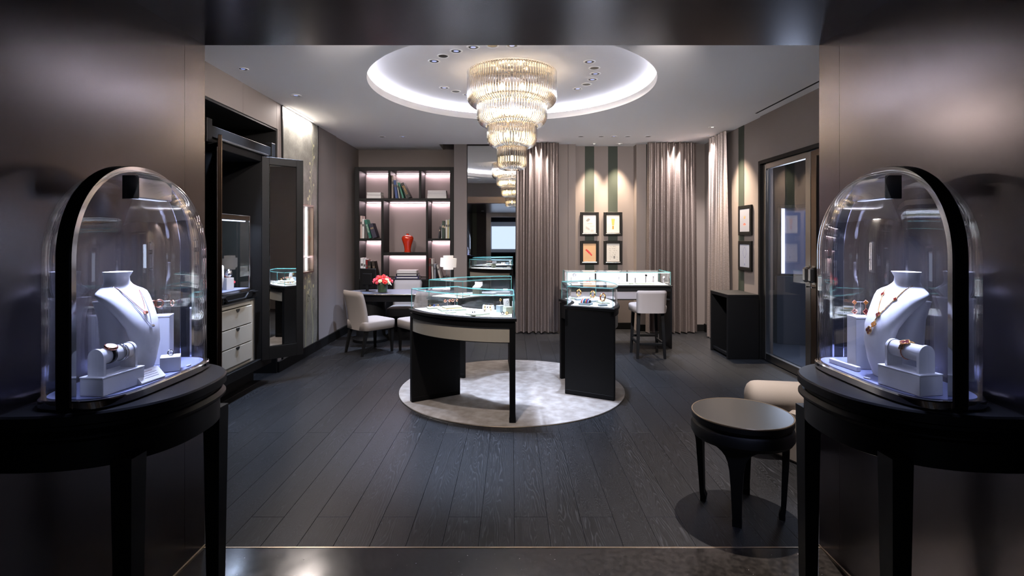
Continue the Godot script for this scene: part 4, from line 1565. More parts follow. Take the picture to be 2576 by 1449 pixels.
func desk_corner() -> void:
	chair("pale grey upholstered chair turned towards the flower vase end of the desk", W(-1.985, 0, 7.28), 139)
	chair("pale grey upholstered chair behind the oval desk", W(-1.78, 0, 8.56), 0)
	chair("pale grey upholstered chair partly behind the curved showcase counter", W(-1.30, 0, 7.32), -139)
	var desk := thing("oval_desk", "oval black desk with a grey leather top and brass edge", "desk", W(-1.75, 0, 8.06))
	var oval := func(a: float, b: float) -> PackedVector2Array:
		var out := PackedVector2Array()
		for k in 56:
			var t := TAU * k / 56.0
			out.append(v2(signf(cos(t)) * pow(absf(cos(t)), 0.8) * a, signf(sin(t)) * pow(absf(sin(t)), 0.8) * b))
		return out
	var st := mesh()
	prism(st, oval.call(0.86, 0.38), 0.735, 0.758, 0.003)
	part("top", st, M.black_satin, desk)
	st = mesh()
	prism(st, oval.call(0.845, 0.365), 0.7578, 0.760, 0.0)
	part("leather", st, M.desk_leather, desk)
	st = mesh()
	var path := []
	for p in oval.call(0.861, 0.381):
		path.append(W(p.x, 0.753, p.y))
	tube(st, path, 0.004, 6, true)
	part("brass_edge", st, M.brass, desk)
	st = mesh()
	prism(st, oval.call(0.82, 0.34), 0.64, 0.735, 0.003)
	part("apron", st, M.black_lacquer, desk)
	for s in [-1.0, 1.0]:
		st = mesh()
		lathe(st, [v2(0.0, 0.0), v2(0.27, 0.0), v2(0.27, 0.04), v2(0.24, 0.06), v2(0.22, 0.1), v2(0.23, 0.64), v2(0.0, 0.64)], 40, Vector3(s * 0.45, 0, 0))
		part("pedestal", st, M.black_satin, desk)
	# screen seen from behind
	var scr := thing("desk_screen", "black flat screen seen from behind on the oval desk", "screen", W(-2.26, 0.76, 8.12), -25)
	part("panel", box(Vector3(-0.155, 0.035, -0.012), Vector3(0.155, 0.355, 0.012), 0.006), M.black_satin, scr)
	part("rear_housing", box(Vector3(-0.09, 0.10, 0.012), Vector3(0.09, 0.28, 0.032), 0.006), M.black_satin, scr)
	part("neck", box(Vector3(-0.025, 0.006, 0.012), Vector3(0.025, 0.18, 0.03), 0.003), M.black_satin, scr)
	part("foot", box(Vector3(-0.10, 0.0, -0.07), Vector3(0.10, 0.008, 0.07), 0.003), M.black_satin, scr)
	flowers("pink and white flowers in a round glass vase on the desk", W(-1.985, 0.761, 7.92), 1.0, true)
	# table lamp
	var lamp := thing("table_lamp", "table lamp with a crossed white drum shade and clear stem", "lamp", W(-1.01, 0.761, 8.2))
	st = mesh()
	lathe(st, [v2(0.0, 0.0), v2(0.07, 0.0), v2(0.07, 0.014), v2(0.02, 0.022), v2(0.0, 0.022)], 32)
	part("foot", st, M.chrome, lamp)
	st = mesh()
	for s in [-1.0, 1.0]:
		tube(st, [Vector3(s * 0.032, 0.02, 0), Vector3(s * 0.032, 0.36, 0)], 0.008, 12)
	part("stem", st, M.silver, lamp)
	st = mesh()
	lathe(st, [v2(0.0, 0.02), v2(0.026, 0.02), v2(0.026, 0.36), v2(0.0, 0.36)], 24)
	part("clear_stem", st, M.dome_glass, lamp)
	var shade := weave("shade_cloth", Color(0.84, 0.83, 0.82), 0.08, 0.8, Vector3(30, 4, 30), 0.0, 51)
	shade.backlight_enabled = true
	shade.backlight = Color(0.6, 0.58, 0.55)
	shade.emission_enabled = true
	shade.emission = Color(1.0, 0.97, 0.93)
	shade.emission_energy_multiplier = 0.05
	st = mesh()
	lathe(st, [v2(0.078, 0.335), v2(0.080, 0.335), v2(0.080, 0.555), v2(0.078, 0.555)], 40)
	part("inner_shade", st, shade, lamp)
	st = mesh()
	var tilt := Basis(Vector3(0, 0, 1), -0.06)
	lathe(st, [v2(0.126, -0.07), v2(0.128, -0.07), v2(0.128, 0.07), v2(0.126, 0.07)], 48, Vector3(0, 0.445, 0), tilt)
	part("outer_shade", st, shade, lamp)
	st = mesh()
	ball(st, Vector3(0, 0.445, 0), 0.025, 12)
	part("bulb", st, glow("lamp_bulb", Color(1, 0.92, 0.8), 0.8), lamp)
	var l := OmniLight3D.new()
	l.name = "bulb_light"
	lamp.add_child(l)
	l.position = Vector3(0, 0.445, 0)
	l.light_energy = 0.012
	l.light_color = NEUTRAL
	l.light_size = 0.025
	l.omni_range = 8.0
	l.omni_attenuation = 2.0
	l.shadow_enabled = true


func bloom(r: float) -> ArrayMesh:
	# rings of cupped petals round a bud
	var st := mesh()
	ball(st, Vector3(0, r * 0.35, 0), r * 0.42, 8)
	for lay in 3:
		var n := [4, 5, 6][lay] as int
		var open := [0.35, 0.75, 1.1][lay] as float
		for k in n:
			var a := TAU * (k + lay * 0.4) / n
			var rows := []
			for i in 4:
				var t := i / 3.0
				var row := PackedVector3Array()
				var out := r * (0.18 + open * 0.62 * sin(t * 1.7))
				var up := r * (0.05 + (1.0 - 0.28 * lay) * t * 0.95)
				for j in 4:
					var w := (j / 3.0 - 0.5) * 2.0
					var half := 0.52 * sin(0.35 + t * 2.2)
					var q := a + w * half
					row.append(Vector3(cos(q) * out, up - 0.1 * r * w * w, sin(q) * out))
				rows.append(row)
			grid(st, rows)
	return done(st)


func flowers(label: String, at: Vector3, size: float, with_vase: bool) -> void:
	var o := thing("flower_arrangement", label, "flowers", at)
	var r := RandomNumberGenerator.new()
	r.seed = 3
	var top := 0.15 * size
	if with_vase:
		var st := mesh()
		lathe(st, [v2(0.0, 0.004), v2(0.074, 0.004), v2(0.076, 0.01), v2(0.076, 0.148), v2(0.072, 0.148)], 36)
		part("vase", st, M.dome_glass, o)
		st = mesh()
		lathe(st, [v2(0.0, 0.01), v2(0.066, 0.012), v2(0.068, 0.06), v2(0.07, 0.12), v2(0.055, 0.14), v2(0, 0.145)], 24)
		part("leaf_lining", st, M.stem_green, o)
	else:
		var st := mesh()
		lathe(st, [v2(0.0, 0.0), v2(0.05, 0.0), v2(0.08, 0.04), v2(0.078, 0.045), v2(0, 0.04)], 28)
		part("bowl", st, M.silver, o)
		top = 0.05
	var kinds := [bloom(0.045 * size), bloom(0.036 * size)]
	var n := 30 if with_vase else 18
	for k in n:
		var f := (k + 0.5) / n
		var a := k * 2.39996
		var polar := acos(1.0 - f * 0.98)
		var dir := Vector3(sin(polar) * cos(a), cos(polar) * 0.72, sin(polar) * sin(a))
		var p := Vector3(0, top, 0) + dir * 0.115 * size * r.randf_range(0.92, 1.08)
		var pick := r.randf()
		var b := part("bloom", kinds[k % 2], M.petal_white if pick < 0.2 else (M.petal_coral if pick < 0.5 else M.petal_pink), o)
		var basis := Basis(Quaternion(Vector3.UP, (dir + Vector3(0, 0.25, 0)).normalized()))
		b.transform = Transform3D(basis, p)
	for k in 18:
		var a := k * 2.1
		var st := mesh()
		var base := Vector3(cos(a), 0.05, sin(a)) * 0.09 * size + Vector3(0, top - 0.01, 0)
		var tip := base + Vector3(cos(a + 0.4) * 0.06, -0.03 + 0.05 * (k % 3), sin(a + 0.4) * 0.06) * size
		var side := (tip - base).cross(Vector3.UP).normalized() * 0.016 * size
		var mid := base.lerp(tip, 0.5) + Vector3(0, 0.012 * size, 0)
		grid(st, [PackedVector3Array([base, base]), PackedVector3Array([mid - side, mid + side]), PackedVector3Array([tip, tip])])
		part("leaf", st, M.leaf if k % 3 else M.petal_white, o)


# ---------- bookcase ----------
func bx(px: float) -> float:
	return (px - 1288.0) * 8.95 / FOCAL


func bh(py: float) -> float:
	return EYE - (py - HORIZON) * 8.95 / FOCAL


func bookcase() -> void:
	var o := thing("bookcase", "black built-in bookcase with lit cloth backed shelves", "bookcase", W(bx(1016), 0, 8.95))
	var ox := bx(1016)
	var depth := 0.42
	var bar := func(called: String, x0: float, x1: float, h0: float, h1: float) -> void:
		part(called, box(Vector3(x0 - ox, h0, -depth), Vector3(x1 - ox, h1, 0.0), 0.003), M.black_satin, o)
	part("back_panel", box(Vector3(bx(893) - ox, 0.9, -depth - 0.02), Vector3(bx(1141) - ox, bh(421), -depth + 0.001), 0.001), M.shelf_cloth, o)
	bar.call("side", bx(892), bx(903.8), 0.0, bh(420))
	bar.call("side", bx(1132), bx(1142), 0.0, bh(420))
	bar.call("top", bx(903.8), bx(1132), bh(429), bh(420))
	bar.call("shelf", bx(903.8), bx(1132), bh(505), bh(498.7))
	bar.call("divider", bx(976.3), bx(982.5), bh(498.7), bh(429))
	bar.call("divider", bx(1053.9), bx(1060), bh(498.7), bh(429))
	bar.call("divider", bx(958.7), bx(965), bh(703), bh(505))
	bar.call("divider", bx(1071.5), bx(1076.7), bh(703), bh(505))
	bar.call("shelf", bx(903.8), bx(958.7), bh(606), bh(600))
	bar.call("shelf", bx(1076.7), bx(1132), bh(606), bh(600))
	bar.call("shelf", bx(965), bx(1071.5), bh(642.6), bh(635.5))
	bar.call("shelf", bx(903.8), bx(1132), bh(708), bh(702.6))
	part("cupboard", box(Vector3(bx(903.8) - ox, 0.0, -depth), Vector3(bx(1132) - ox, bh(708), -0.01), 0.003), M.black_lacquer, o)
	# light strips under the shelves, at the back
	var lit := glow("shelf_glow", Color(1.0, 0.90, 0.93), 2.2)
	for q in [[903.8, 976.3, 429.0], [982.5, 1053.9, 429.0], [1060.0, 1132.0, 429.0], [903.8, 958.7, 505.0], [965.0, 1071.5, 505.0], [1076.7, 1132.0, 505.0], [903.8, 958.7, 606.0], [1076.7, 1132.0, 606.0], [965.0, 1071.5, 642.6]]:
		var x0 := bx(q[0]) + 0.02
		var x1 := bx(q[1]) - 0.02
		var h := bh(q[2])
		part("light_strip", box(Vector3(x0 - ox, h - 0.008, -depth + 0.012), Vector3(x1 - ox, h - 0.0005, -depth + 0.024), 0.0008), lit, o)
		panel_light(o, W((x0 + x1) / 2, h - 0.012, 8.95 + depth - 0.03), Vector3(0, -1, 0.15), v2(x1 - x0, 0.02), 0.095 * (x1 - x0) / 0.4, Color(1.0, 0.90, 0.93))
	var d := 9.0
	# upright and leaning books: [left px, bottom py, thickness px, height px, lean degrees, colour, name of its look]
	var s := d / FOCAL
	var rows := [
		[984.6, 499, 5.0, 58, 0, Color(0.55, 0.50, 0.46), "tall beige book at the left of the top middle shelf"],
		[994.6, 499, 6.3, 46, 6.2, Color(0.10, 0.24, 0.48), "leaning bright blue book on the top middle shelf"],
		[1003.2, 499, 3.0, 44, 9.0, Color(0.62, 0.62, 0.58), "thin leaning grey book on the top middle shelf"],
		[1012.2, 499, 4.2, 41, 16.5, Color(0.15, 0.46, 0.38), "leaning teal book on the top middle shelf"],
		[1024.6, 499, 8.5, 41, 25.5, Color(0.05, 0.05, 0.045), "leaning black book with gilt lettering on the top middle shelf"],
		[906.2, 600, 4.3, 57, 0, Color(0.72, 0.64, 0.62), "pale pink book standing in the left middle compartment"],
		[911.0, 600, 5.0, 49, 0, Color(0.78, 0.78, 0.78), "white book with blue pattern in the left middle compartment"],
		[928.6, 600, 6.5, 48, 15.5, Color(0.06, 0.36, 0.30), "leaning green book with pale title in the left middle compartment"],
		[937.6, 600, 11.0, 37, 17.0, Color(0.12, 0.11, 0.20), "leaning wide navy book in the left middle compartment"],
		[1101.6, 600, 3.6, 30, -8, Color(0.08, 0.09, 0.14), "leaning navy book in the right middle compartment"],
		[1109.5, 600, 2.6, 37, 0, Color(0.45, 0.46, 0.46), "thin grey book in the right middle compartment"],
		[1112.3, 600, 4.6, 44, 0, Color(0.08, 0.20, 0.14), "dark green book in the right middle compartment"],
		[1117.2, 600, 3.6, 42, 0, Color(0.10, 0.15, 0.12), "blackish green book in the right middle compartment"],
		[1121.0, 600, 4.6, 47, 0, Color(0.76, 0.76, 0.74), "white book in the right middle compartment"],
		[1126.0, 600, 2.6, 46, 0, Color(0.70, 0.62, 0.38), "mustard book in the right middle compartment"],
		[1128.7, 600, 2.6, 48, 0, Color(0.62, 0.70, 0.66), "pale mint book at the right of the middle compartment"],
		[906.5, 702, 7.5, 53, 0, Color(0.80, 0.80, 0.82), "thick white book in the lower left compartment"],
		[914.5, 702, 5.0, 50, 0, Color(0.75, 0.78, 0.80), "slim white and navy book in the lower left compartment"],
		[920.0, 702, 4.6, 48, 0, Color(0.45, 0.05, 0.07), "red book in the lower left compartment"],
		[925.0, 702, 8.0, 45, 0, Color(0.06, 0.055, 0.05), "black book with a gilt spine in the lower left compartment"],
		[941.6, 702, 7.5, 44, 10, Color(0.13, 0.09, 0.07), "leaning dark brown book in the lower left compartment"],
		[1078.2, 702, 5.8, 52, 0, Color(0.36, 0.07, 0.06), "dark red patterned book in the lower right compartment"],
		[1086.4, 702, 4.0, 51, 2, Color(0.72, 0.71, 0.70), "tall white book in the lower right compartment"],
		[1091.2, 702, 5.0, 38, 0, Color(0.45, 0.47, 0.52), "grey blue book in the lower right compartment"],
		[1106.0, 702, 5.0, 36, 14, Color(0.66, 0.64, 0.62), "leaning white book in the lower right compartment"],
	]
	for b in rows:
		var th: float = b[2] * s
		var hi: float = b[3] * s
		var floor_h := bh(498.7 if b[1] < 500 else (600.0 if b[1] < 650 else 702.6)) + 0.001
		var x: float = (b[0] - 1288.0) * s
		# a leaning book rests on its lower left edge, or on the lower right one when it leans the other way
		book(b[6], W(x, floor_h, d), th, hi, 0.19, -b[4], b[5])
	# lying books
	var stacks := [
		[922.4, 36.0, 498.7, [[8.0, Color(0.83, 0.82, 0.83)], [7.5, Color(0.74, 0.73, 0.74)]], "in the top left compartment"],
		[1075.0, 48.0, 498.7, [[6.0, Color(0.84, 0.84, 0.84)], [5.0, Color(0.78, 0.77, 0.78)], [5.0, Color(0.72, 0.71, 0.73)], [4.0, Color(0.78, 0.76, 0.78)]], "in the top right compartment"],
		[994.0, 60.0, 702.6, [[6.5, Color(0.12, 0.11, 0.30)], [7.0, Color(0.10, 0.10, 0.13)], [8.0, Color(0.74, 0.73, 0.74)]], "below the red vase"],
	]
	for k in stacks.size():
		var q: Array = stacks[k]
		var h: float = bh(q[2]) + 0.001
		for j in q[3].size():
			var hi: float = q[3][j][0] * s
			var wide: float = (q[1] - j * (5.0 if k == 2 else 0.6)) * s
			var rank := ["bottom", "second", "third", "topmost"][j] as String
			var bk := thing("book", "%s lying book of the stack %s" % [rank, q[4]], "book", W((q[0] + j * (2.0 if k == 2 else 0.3)) * s - 1288.0 * s, h, d), 0.0)
			lying_book(bk, wide, hi, 0.2, q[3][j][1])
			h += hi + 0.0006
	# red vase
	var v := thing("porcelain_vase", "glossy orange red porcelain vase on the bookcase shelf", "vase", W((1025.5 - 1288.0) * s, bh(635.5) + 0.0005, d))
	var st := mesh()
	lathe(st, [v2(0.0, 0.0), v2(0.058, 0.0), v2(0.06, 0.006), v2(0.055, 0.03), v2(0.056, 0.07), v2(0.066, 0.12), v2(0.084, 0.175), v2(0.10, 0.225), v2(0.103, 0.25), v2(0.096, 0.275), v2(0.076, 0.292), v2(0.045, 0.302), v2(0.026, 0.306), v2(0.022, 0.316), v2(0.024, 0.326), v2(0.028, 0.33), v2(0.022, 0.331), v2(0.018, 0.315)], 48, Vector3.ZERO, Basis(), 70.0)
	part("body", st, M.vase_red, v)
	st = mesh()
	lathe(st, [v2(0.058, 0.0005), v2(0.0605, 0.001), v2(0.0605, 0.007), v2(0.058, 0.008)], 40)
	part("foot_ring", st, M.brass, v)


func book(label: String, at: Vector3, th: float, hi: float, deep: float, lean: float, c: Color) -> void:
	# spine towards +z; the lower left edge of the spine at «at»
	var o := thing("book", label, "book", at)
	var tilt := deg_to_rad(lean)
	var m := mat("cover_%d" % M.size(), c, 0.5)
	var pivot := Transform3D(Basis(Vector3(0, 0, 1), -tilt), Vector3.ZERO)
	if lean > 0.0:   # leans right: pivot on the lower right edge
		pivot = Transform3D(Basis(Vector3(0, 0, 1), -tilt), Vector3(th, 0, 0)) * Transform3D(Basis(), Vector3(-th, 0, 0))
	else:
		pass
	var st := mesh()
	cbox(st, Vector3(0.0015, hi / 2, -deep / 2), Vector3(0.003, hi, deep), 0.0008)
	cbox(st, Vector3(th - 0.0015, hi / 2, -deep / 2), Vector3(0.003, hi, deep), 0.0008)
	cbox(st, Vector3(th / 2, hi / 2, -0.0015), Vector3(th, hi, 0.003), 0.0012)
	var cover := part("cover", st, m, o)
	cover.transform = pivot
	var pages := part("pages", box(Vector3(0.0032, 0.003, -deep + 0.004), Vector3(th - 0.0032, hi - 0.003, -0.0035), 0.0005), M.paper, o)
	pages.transform = pivot
	var words := ""
	if label.contains("gilt lettering"):
		words = "JEWELS"
	if label.contains("pale title"):
		words = "JEWELRY"
	if words:
		var tm := TextMesh.new()
		tm.text = words
		tm.font_size = 24
		tm.pixel_size = th * 0.62 / 20.0
		tm.depth = 0.0006
		var f := SystemFont.new()
		f.font_names = PackedStringArray(["Droid Serif"])
		tm.font = f
		var t := part("title", tm, M.gold if words == "JEWELS" else M.paper, cover)
		t.transform = Transform3D(Basis(Vector3(0, 0, 1), -PI / 2), Vector3(th / 2, hi * 0.52, 0.0006))
	else:
		var band_ := part("title_band", box(Vector3(th * 0.15, hi * 0.62, 0.0), Vector3(th * 0.85, hi * 0.74, 0.0007), 0.0002), M.brass if c.v < 0.3 else M.ink, cover)
		band_.name = "title_band"


func lying_book(o: Node3D, wide: float, hi: float, deep: float, c: Color) -> void:
	# lies flat, spine towards +z
	var m := mat("cover_%d" % M.size(), c, 0.5)
	var st := mesh()
	cbox(st, Vector3(wide / 2, 0.0015, -deep / 2), Vector3(wide, 0.003, deep), 0.0008)
	cbox(st, Vector3(wide / 2, hi - 0.0015, -deep / 2), Vector3(wide, 0.003, deep), 0.0008)
	cbox(st, Vector3(wide / 2, hi / 2, -0.0015), Vector3(wide, hi, 0.003), 0.001)
	part("cover", st, m, o)
	part("pages", box(Vector3(0.004, 0.0032, -deep + 0.003), Vector3(wide - 0.004, hi - 0.0032, -0.0035), 0.0005), M.paper, o)
	part("spine_label", box(Vector3(wide * 0.06, hi * 0.28, 0.0), Vector3(wide * 0.94, hi * 0.72, 0.0006), 0.0002), M.display_white, o)


# ---------- cabinet in the left wall ----------
func armoire() -> void:
	var x := -2.70
	var o := thing("armoire", "tall black cabinet with open doors set in the left wall recess", "cabinet", W(x, 0, 5.16))
	var at := func(dx: float, h: float, d: float) -> Vector3:
		return Vector3(dx, h, -(d - 5.16))
	var b := func(called: String, x0: float, x1: float, h0: float, h1: float, d0: float, d1: float, m: Material, parent: Node) -> Node3D:
		return part(called, box(at.call(x0, h0, d1), at.call(x1, h1, d0), 0.003), m, parent)
	b.call("plinth", -0.55, -0.20, 0.0, 0.20, 4.56, 5.80, M.niche_black, o)
	b.call("bottom", -0.58, 0.0, 0.20, 0.295, 4.55, 5.80, M.black_satin, o)
	b.call("back", -0.60, -0.57, 0.295, 2.50, 4.56, 5.79, M.black_matt, o)
	b.call("side", -0.57, 0.0, 0.295, 2.50, 4.55, 4.74, M.black_satin, o)
	b.call("side", -0.57, 0.0, 0.295, 2.50, 5.57, 5.80, M.black_satin, o)
	b.call("lintel", -0.57, 0.0, 2.42, 2.50, 4.74, 5.57, M.black_satin, o)
	b.call("cornice", -0.58, 0.03, 2.50, 2.60, 4.56, 5.76, M.black_satin, o)
	b.call("cornice_light_rail", 0.0, 0.035, 2.492, 2.51, 4.70, 5.66, M.steel, o)
	b.call("post", -0.03, 0.045, 2.44, 2.65, 4.50, 4.58, M.black_satin, o)
	b.call("post", -0.03, 0.045, 2.44, 2.65, 5.72, 5.80, M.black_satin, o)
	b.call("inner_lining", -0.56, -0.03, 0.96, 2.42, 4.742, 4.76, M.black_satin, o)
	# drawer stack
	b.call("drawer_case", -0.55, -0.085, 0.297, 0.955, 4.80, 5.47, M.linen, o)
	b.call("case_stile", -0.085, -0.035, 0.297, 0.955, 4.80, 4.824, M.linen, o)
	b.call("case_stile", -0.085, -0.035, 0.297, 0.955, 5.408, 5.47, M.linen, o)
	b.call("case_rail", -0.085, -0.035, 0.297, 0.340, 4.824, 5.408, M.linen, o)
	b.call("case_rail", -0.085, -0.035, 0.908, 0.955, 4.824, 5.408, M.linen, o)
	b.call("case_edge", -0.036, -0.022, 0.297, 0.957, 5.455, 5.475, M.steel, o)
	b.call("case_edge", -0.036, -0.022, 0.948, 0.962, 4.80, 5.455, M.steel, o)
	b.call("case_edge", -0.036, -0.022, 0.297, 0.311, 4.80, 5.455, M.steel, o)
	for k in 3:
		var h0 := 0.345 + k * 0.187
		var dr: Node = b.call("drawer", -0.084, -0.016, h0, h0 + 0.178, 4.83, 5.40, M.linen, o)
		var st := mesh()
		var rim := PackedVector3Array()
		var rim2 := PackedVector3Array()
		var core := PackedVector3Array()
		for j in 15:
			var t := PI + PI * j / 14.0
			rim.append(at.call(-0.016, h0 + 0.176 + 0.03 * sin(t), 5.115 + 0.03 * cos(t)))
			rim2.append(rim[j] + Vector3(0.008, 0, 0))
			core.append(at.call(-0.008, h0 + 0.176, 5.115))
		grid(st, [rim, rim2], true, false, false)
		grid(st, [rim2, core], true, false, false)
		part("pull", st, M.smoked, dr)
	# fretwork rail over the drawers
	var fr: Node = b.call("fret_rail", -0.54, -0.03, 0.985, 1.045, 4.79, 5.50, M.black_satin, o)
	var st := mesh()
	tube(st, [at.call(-0.012, 1.03, 4.87), at.call(-0.012, 0.985, 4.92), at.call(-0.012, 0.985, 5.25), at.call(-0.012, 1.03, 5.31)], 0.013, 8)
	part("carry_handle", st, M.black_lacquer, fr)
	for q in [4.80, 5.42]:
		st = mesh()
		cbox(st, at.call(-0.014, 1.0, q + 0.03), Vector3(0.03, 0.06, 0.014), 0.002)
		cbox(st, at.call(-0.014, 1.03, q + 0.05), Vector3(0.03, 0.014, 0.07), 0.002)
		part("fret_corner", st, M.black_lacquer, fr)
	# right door, swung open against the wall, mirror inside
	var door := mesh()
	var p0 := W(-2.70, 0, 5.57)
	var p1 := W(-2.381, 0, 5.883)
	var along := (p1 - p0).normalized()
	var normal := Vector3(-along.z, 0, along.x)
	if normal.z < 0:
		normal = -normal
	var wide := p0.distance_to(p1)
	var frame := Basis(along, Vector3.UP, normal)
	var hinge := Transform3D(frame, p0 - o.position)
	var low := 0.275
	var high := 2.477
	cbox(door, Vector3(0.037, (low + high) / 2, 0), Vector3(0.074, high - low, 0.03), 0.002)
	cbox(door, Vector3(wide - 0.037, (low + high) / 2, 0), Vector3(0.074, high - low, 0.03), 0.002)
	cbox(door, Vector3(wide / 2, high - 0.04, 0), Vector3(wide - 0.148, 0.08, 0.03), 0.002)
	cbox(door, Vector3(wide / 2, low + 0.07, 0), Vector3(wide - 0.148, 0.14, 0.03), 0.002)
	cbox(door, Vector3(wide / 2, (low + high) / 2, -0.008), Vector3(wide - 0.02, high - low - 0.02, 0.012), 0.001)
	var dn := part("door", door, M.black_satin, o)
	dn.transform = hinge
	st = mesh()
	cbox(st, Vector3(wide / 2, (low + 0.14 + high - 0.08) / 2, 0.006), Vector3(wide - 0.150, high - low - 0.222, 0.016), 0.0115)
	part("mirror", st, M.mirror, dn)
	# left door, swung out, seen nearly edge-on
	var q0 := W(-2.70, 0, 4.76)
	var q1 := W(-2.475, 0, 4.38)
	var run := (q1 - q0).normalized()
	var out := Vector3(-run.z, 0, run.x)
	var left := mesh()
	cbox(left, Vector3(0.22, (low + high) / 2, 0), Vector3(0.44, high - low, 0.028), 0.003)
	var ln := part("door", left, M.black_satin, o)
	ln.transform = Transform3D(Basis(run, Vector3.UP, out), q0 - o.position)
	st = mesh()
	cbox(st, Vector3(0.445, (low + high) / 2, 0), Vector3(0.012, high - low - 0.01, 0.03), 0.003)
	part("edge_strip", st, M.bronze, ln)
	st = mesh()
	cbox(st, Vector3(0.22, (low + high) / 2, 0.017), Vector3(0.36, high - low - 0.2, 0.008), 0.004)
	part("mirror", st, M.mirror, ln)
	# glass case on the rail and what stands in it
	var g := thing("glass_case", "clear chrome edged case of glass inside the open cabinet", "glass case", W(-2.98, 1.0455, 5.135))
	st = mesh()
	var hx := 0.235
	var hz := 0.265
	for s in [-1.0, 1.0]:
		for q in [-1.0, 1.0]:
			tube(st, [Vector3(s * hx, 0.02, q * hz), Vector3(s * hx, 0.78, q * hz)], 0.007, 4)
		tube(st, [Vector3(s * hx, 0.78, -hz), Vector3(s * hx, 0.78, hz)], 0.007, 4)
		tube(st, [Vector3(-hx, 0.78, s * hz), Vector3(hx, 0.78, s * hz)], 0.007, 4)
	part("frame", st, M.chrome, g)
	part("base", box(Vector3(-hx - 0.008, 0.0, -hz - 0.008), Vector3(hx + 0.008, 0.03, hz + 0.008), 0.004), M.chrome, g)
	part("deck", box(Vector3(-hx + 0.006, 0.03, -hz + 0.006), Vector3(hx - 0.006, 0.034, hz - 0.006), 0.001), M.deck_blue, g)
	part("top_band", box(Vector3(-hx, 0.735, hz - 0.004), Vector3(hx, 0.78, hz + 0.002), 0.001), M.bronze, g)
	part("top_band", box(Vector3(hx - 0.004, 0.735, -hz), Vector3(hx + 0.002, 0.78, hz), 0.001), M.bronze, g)
	part("pane", pane(Vector3(hx, 0.03, hz), Vector3(hx, 0.735, hz), Vector3(hx, 0.735, -hz), Vector3(hx, 0.03, -hz)), M.case_glass, g)
	part("pane", pane(Vector3(-hx, 0.03, hz), Vector3(-hx, 0.735, hz), Vector3(hx, 0.735, hz), Vector3(hx, 0.03, hz)), M.case_glass, g)
	part("lamp_strip", box(Vector3(hx - 0.05, 0.72, -hz + 0.02), Vector3(hx - 0.03, 0.73, hz - 0.02), 0.001), glow("case_lamp_glow", COOL, 1.0), g)
	panel_light(g, W(-2.98 + hx - 0.06, 1.045 + 0.715, 5.135), Vector3(-0.25, -1, 0), v2(0.03, 0.45), 0.22, COOL)
	var deck := 1.0455 + 0.0345
	var bu := bust("small white necklace bust in the glass case of the cabinet", W(-2.90, deck, 5.02), 62, 0.78)
	pendant_chain(bu, "diamond flower necklace on the small bust in the cabinet", 0.78, 0.19, M.silver, true)
	var c := cube("grey pedestal holding a clear faceted crystal in the cabinet", W(-2.84, deck, 5.17), 60, 0.075, 0.12, M.display_white)
	st = mesh()
	lathe(st, [v2(0, 0.122), v2(0.02, 0.127), v2(0.036, 0.145), v2(0.042, 0.166), v2(0.034, 0.19), v2(0.016, 0.204), v2(0, 0.207)], 7, Vector3.ZERO, Basis(), 5.0)
	part("crystal", st, M.silver, c)
	flowers("low bowl of pink flowers in the glass case of the cabinet", W(-2.93, deck, 5.30), 0.58, false)


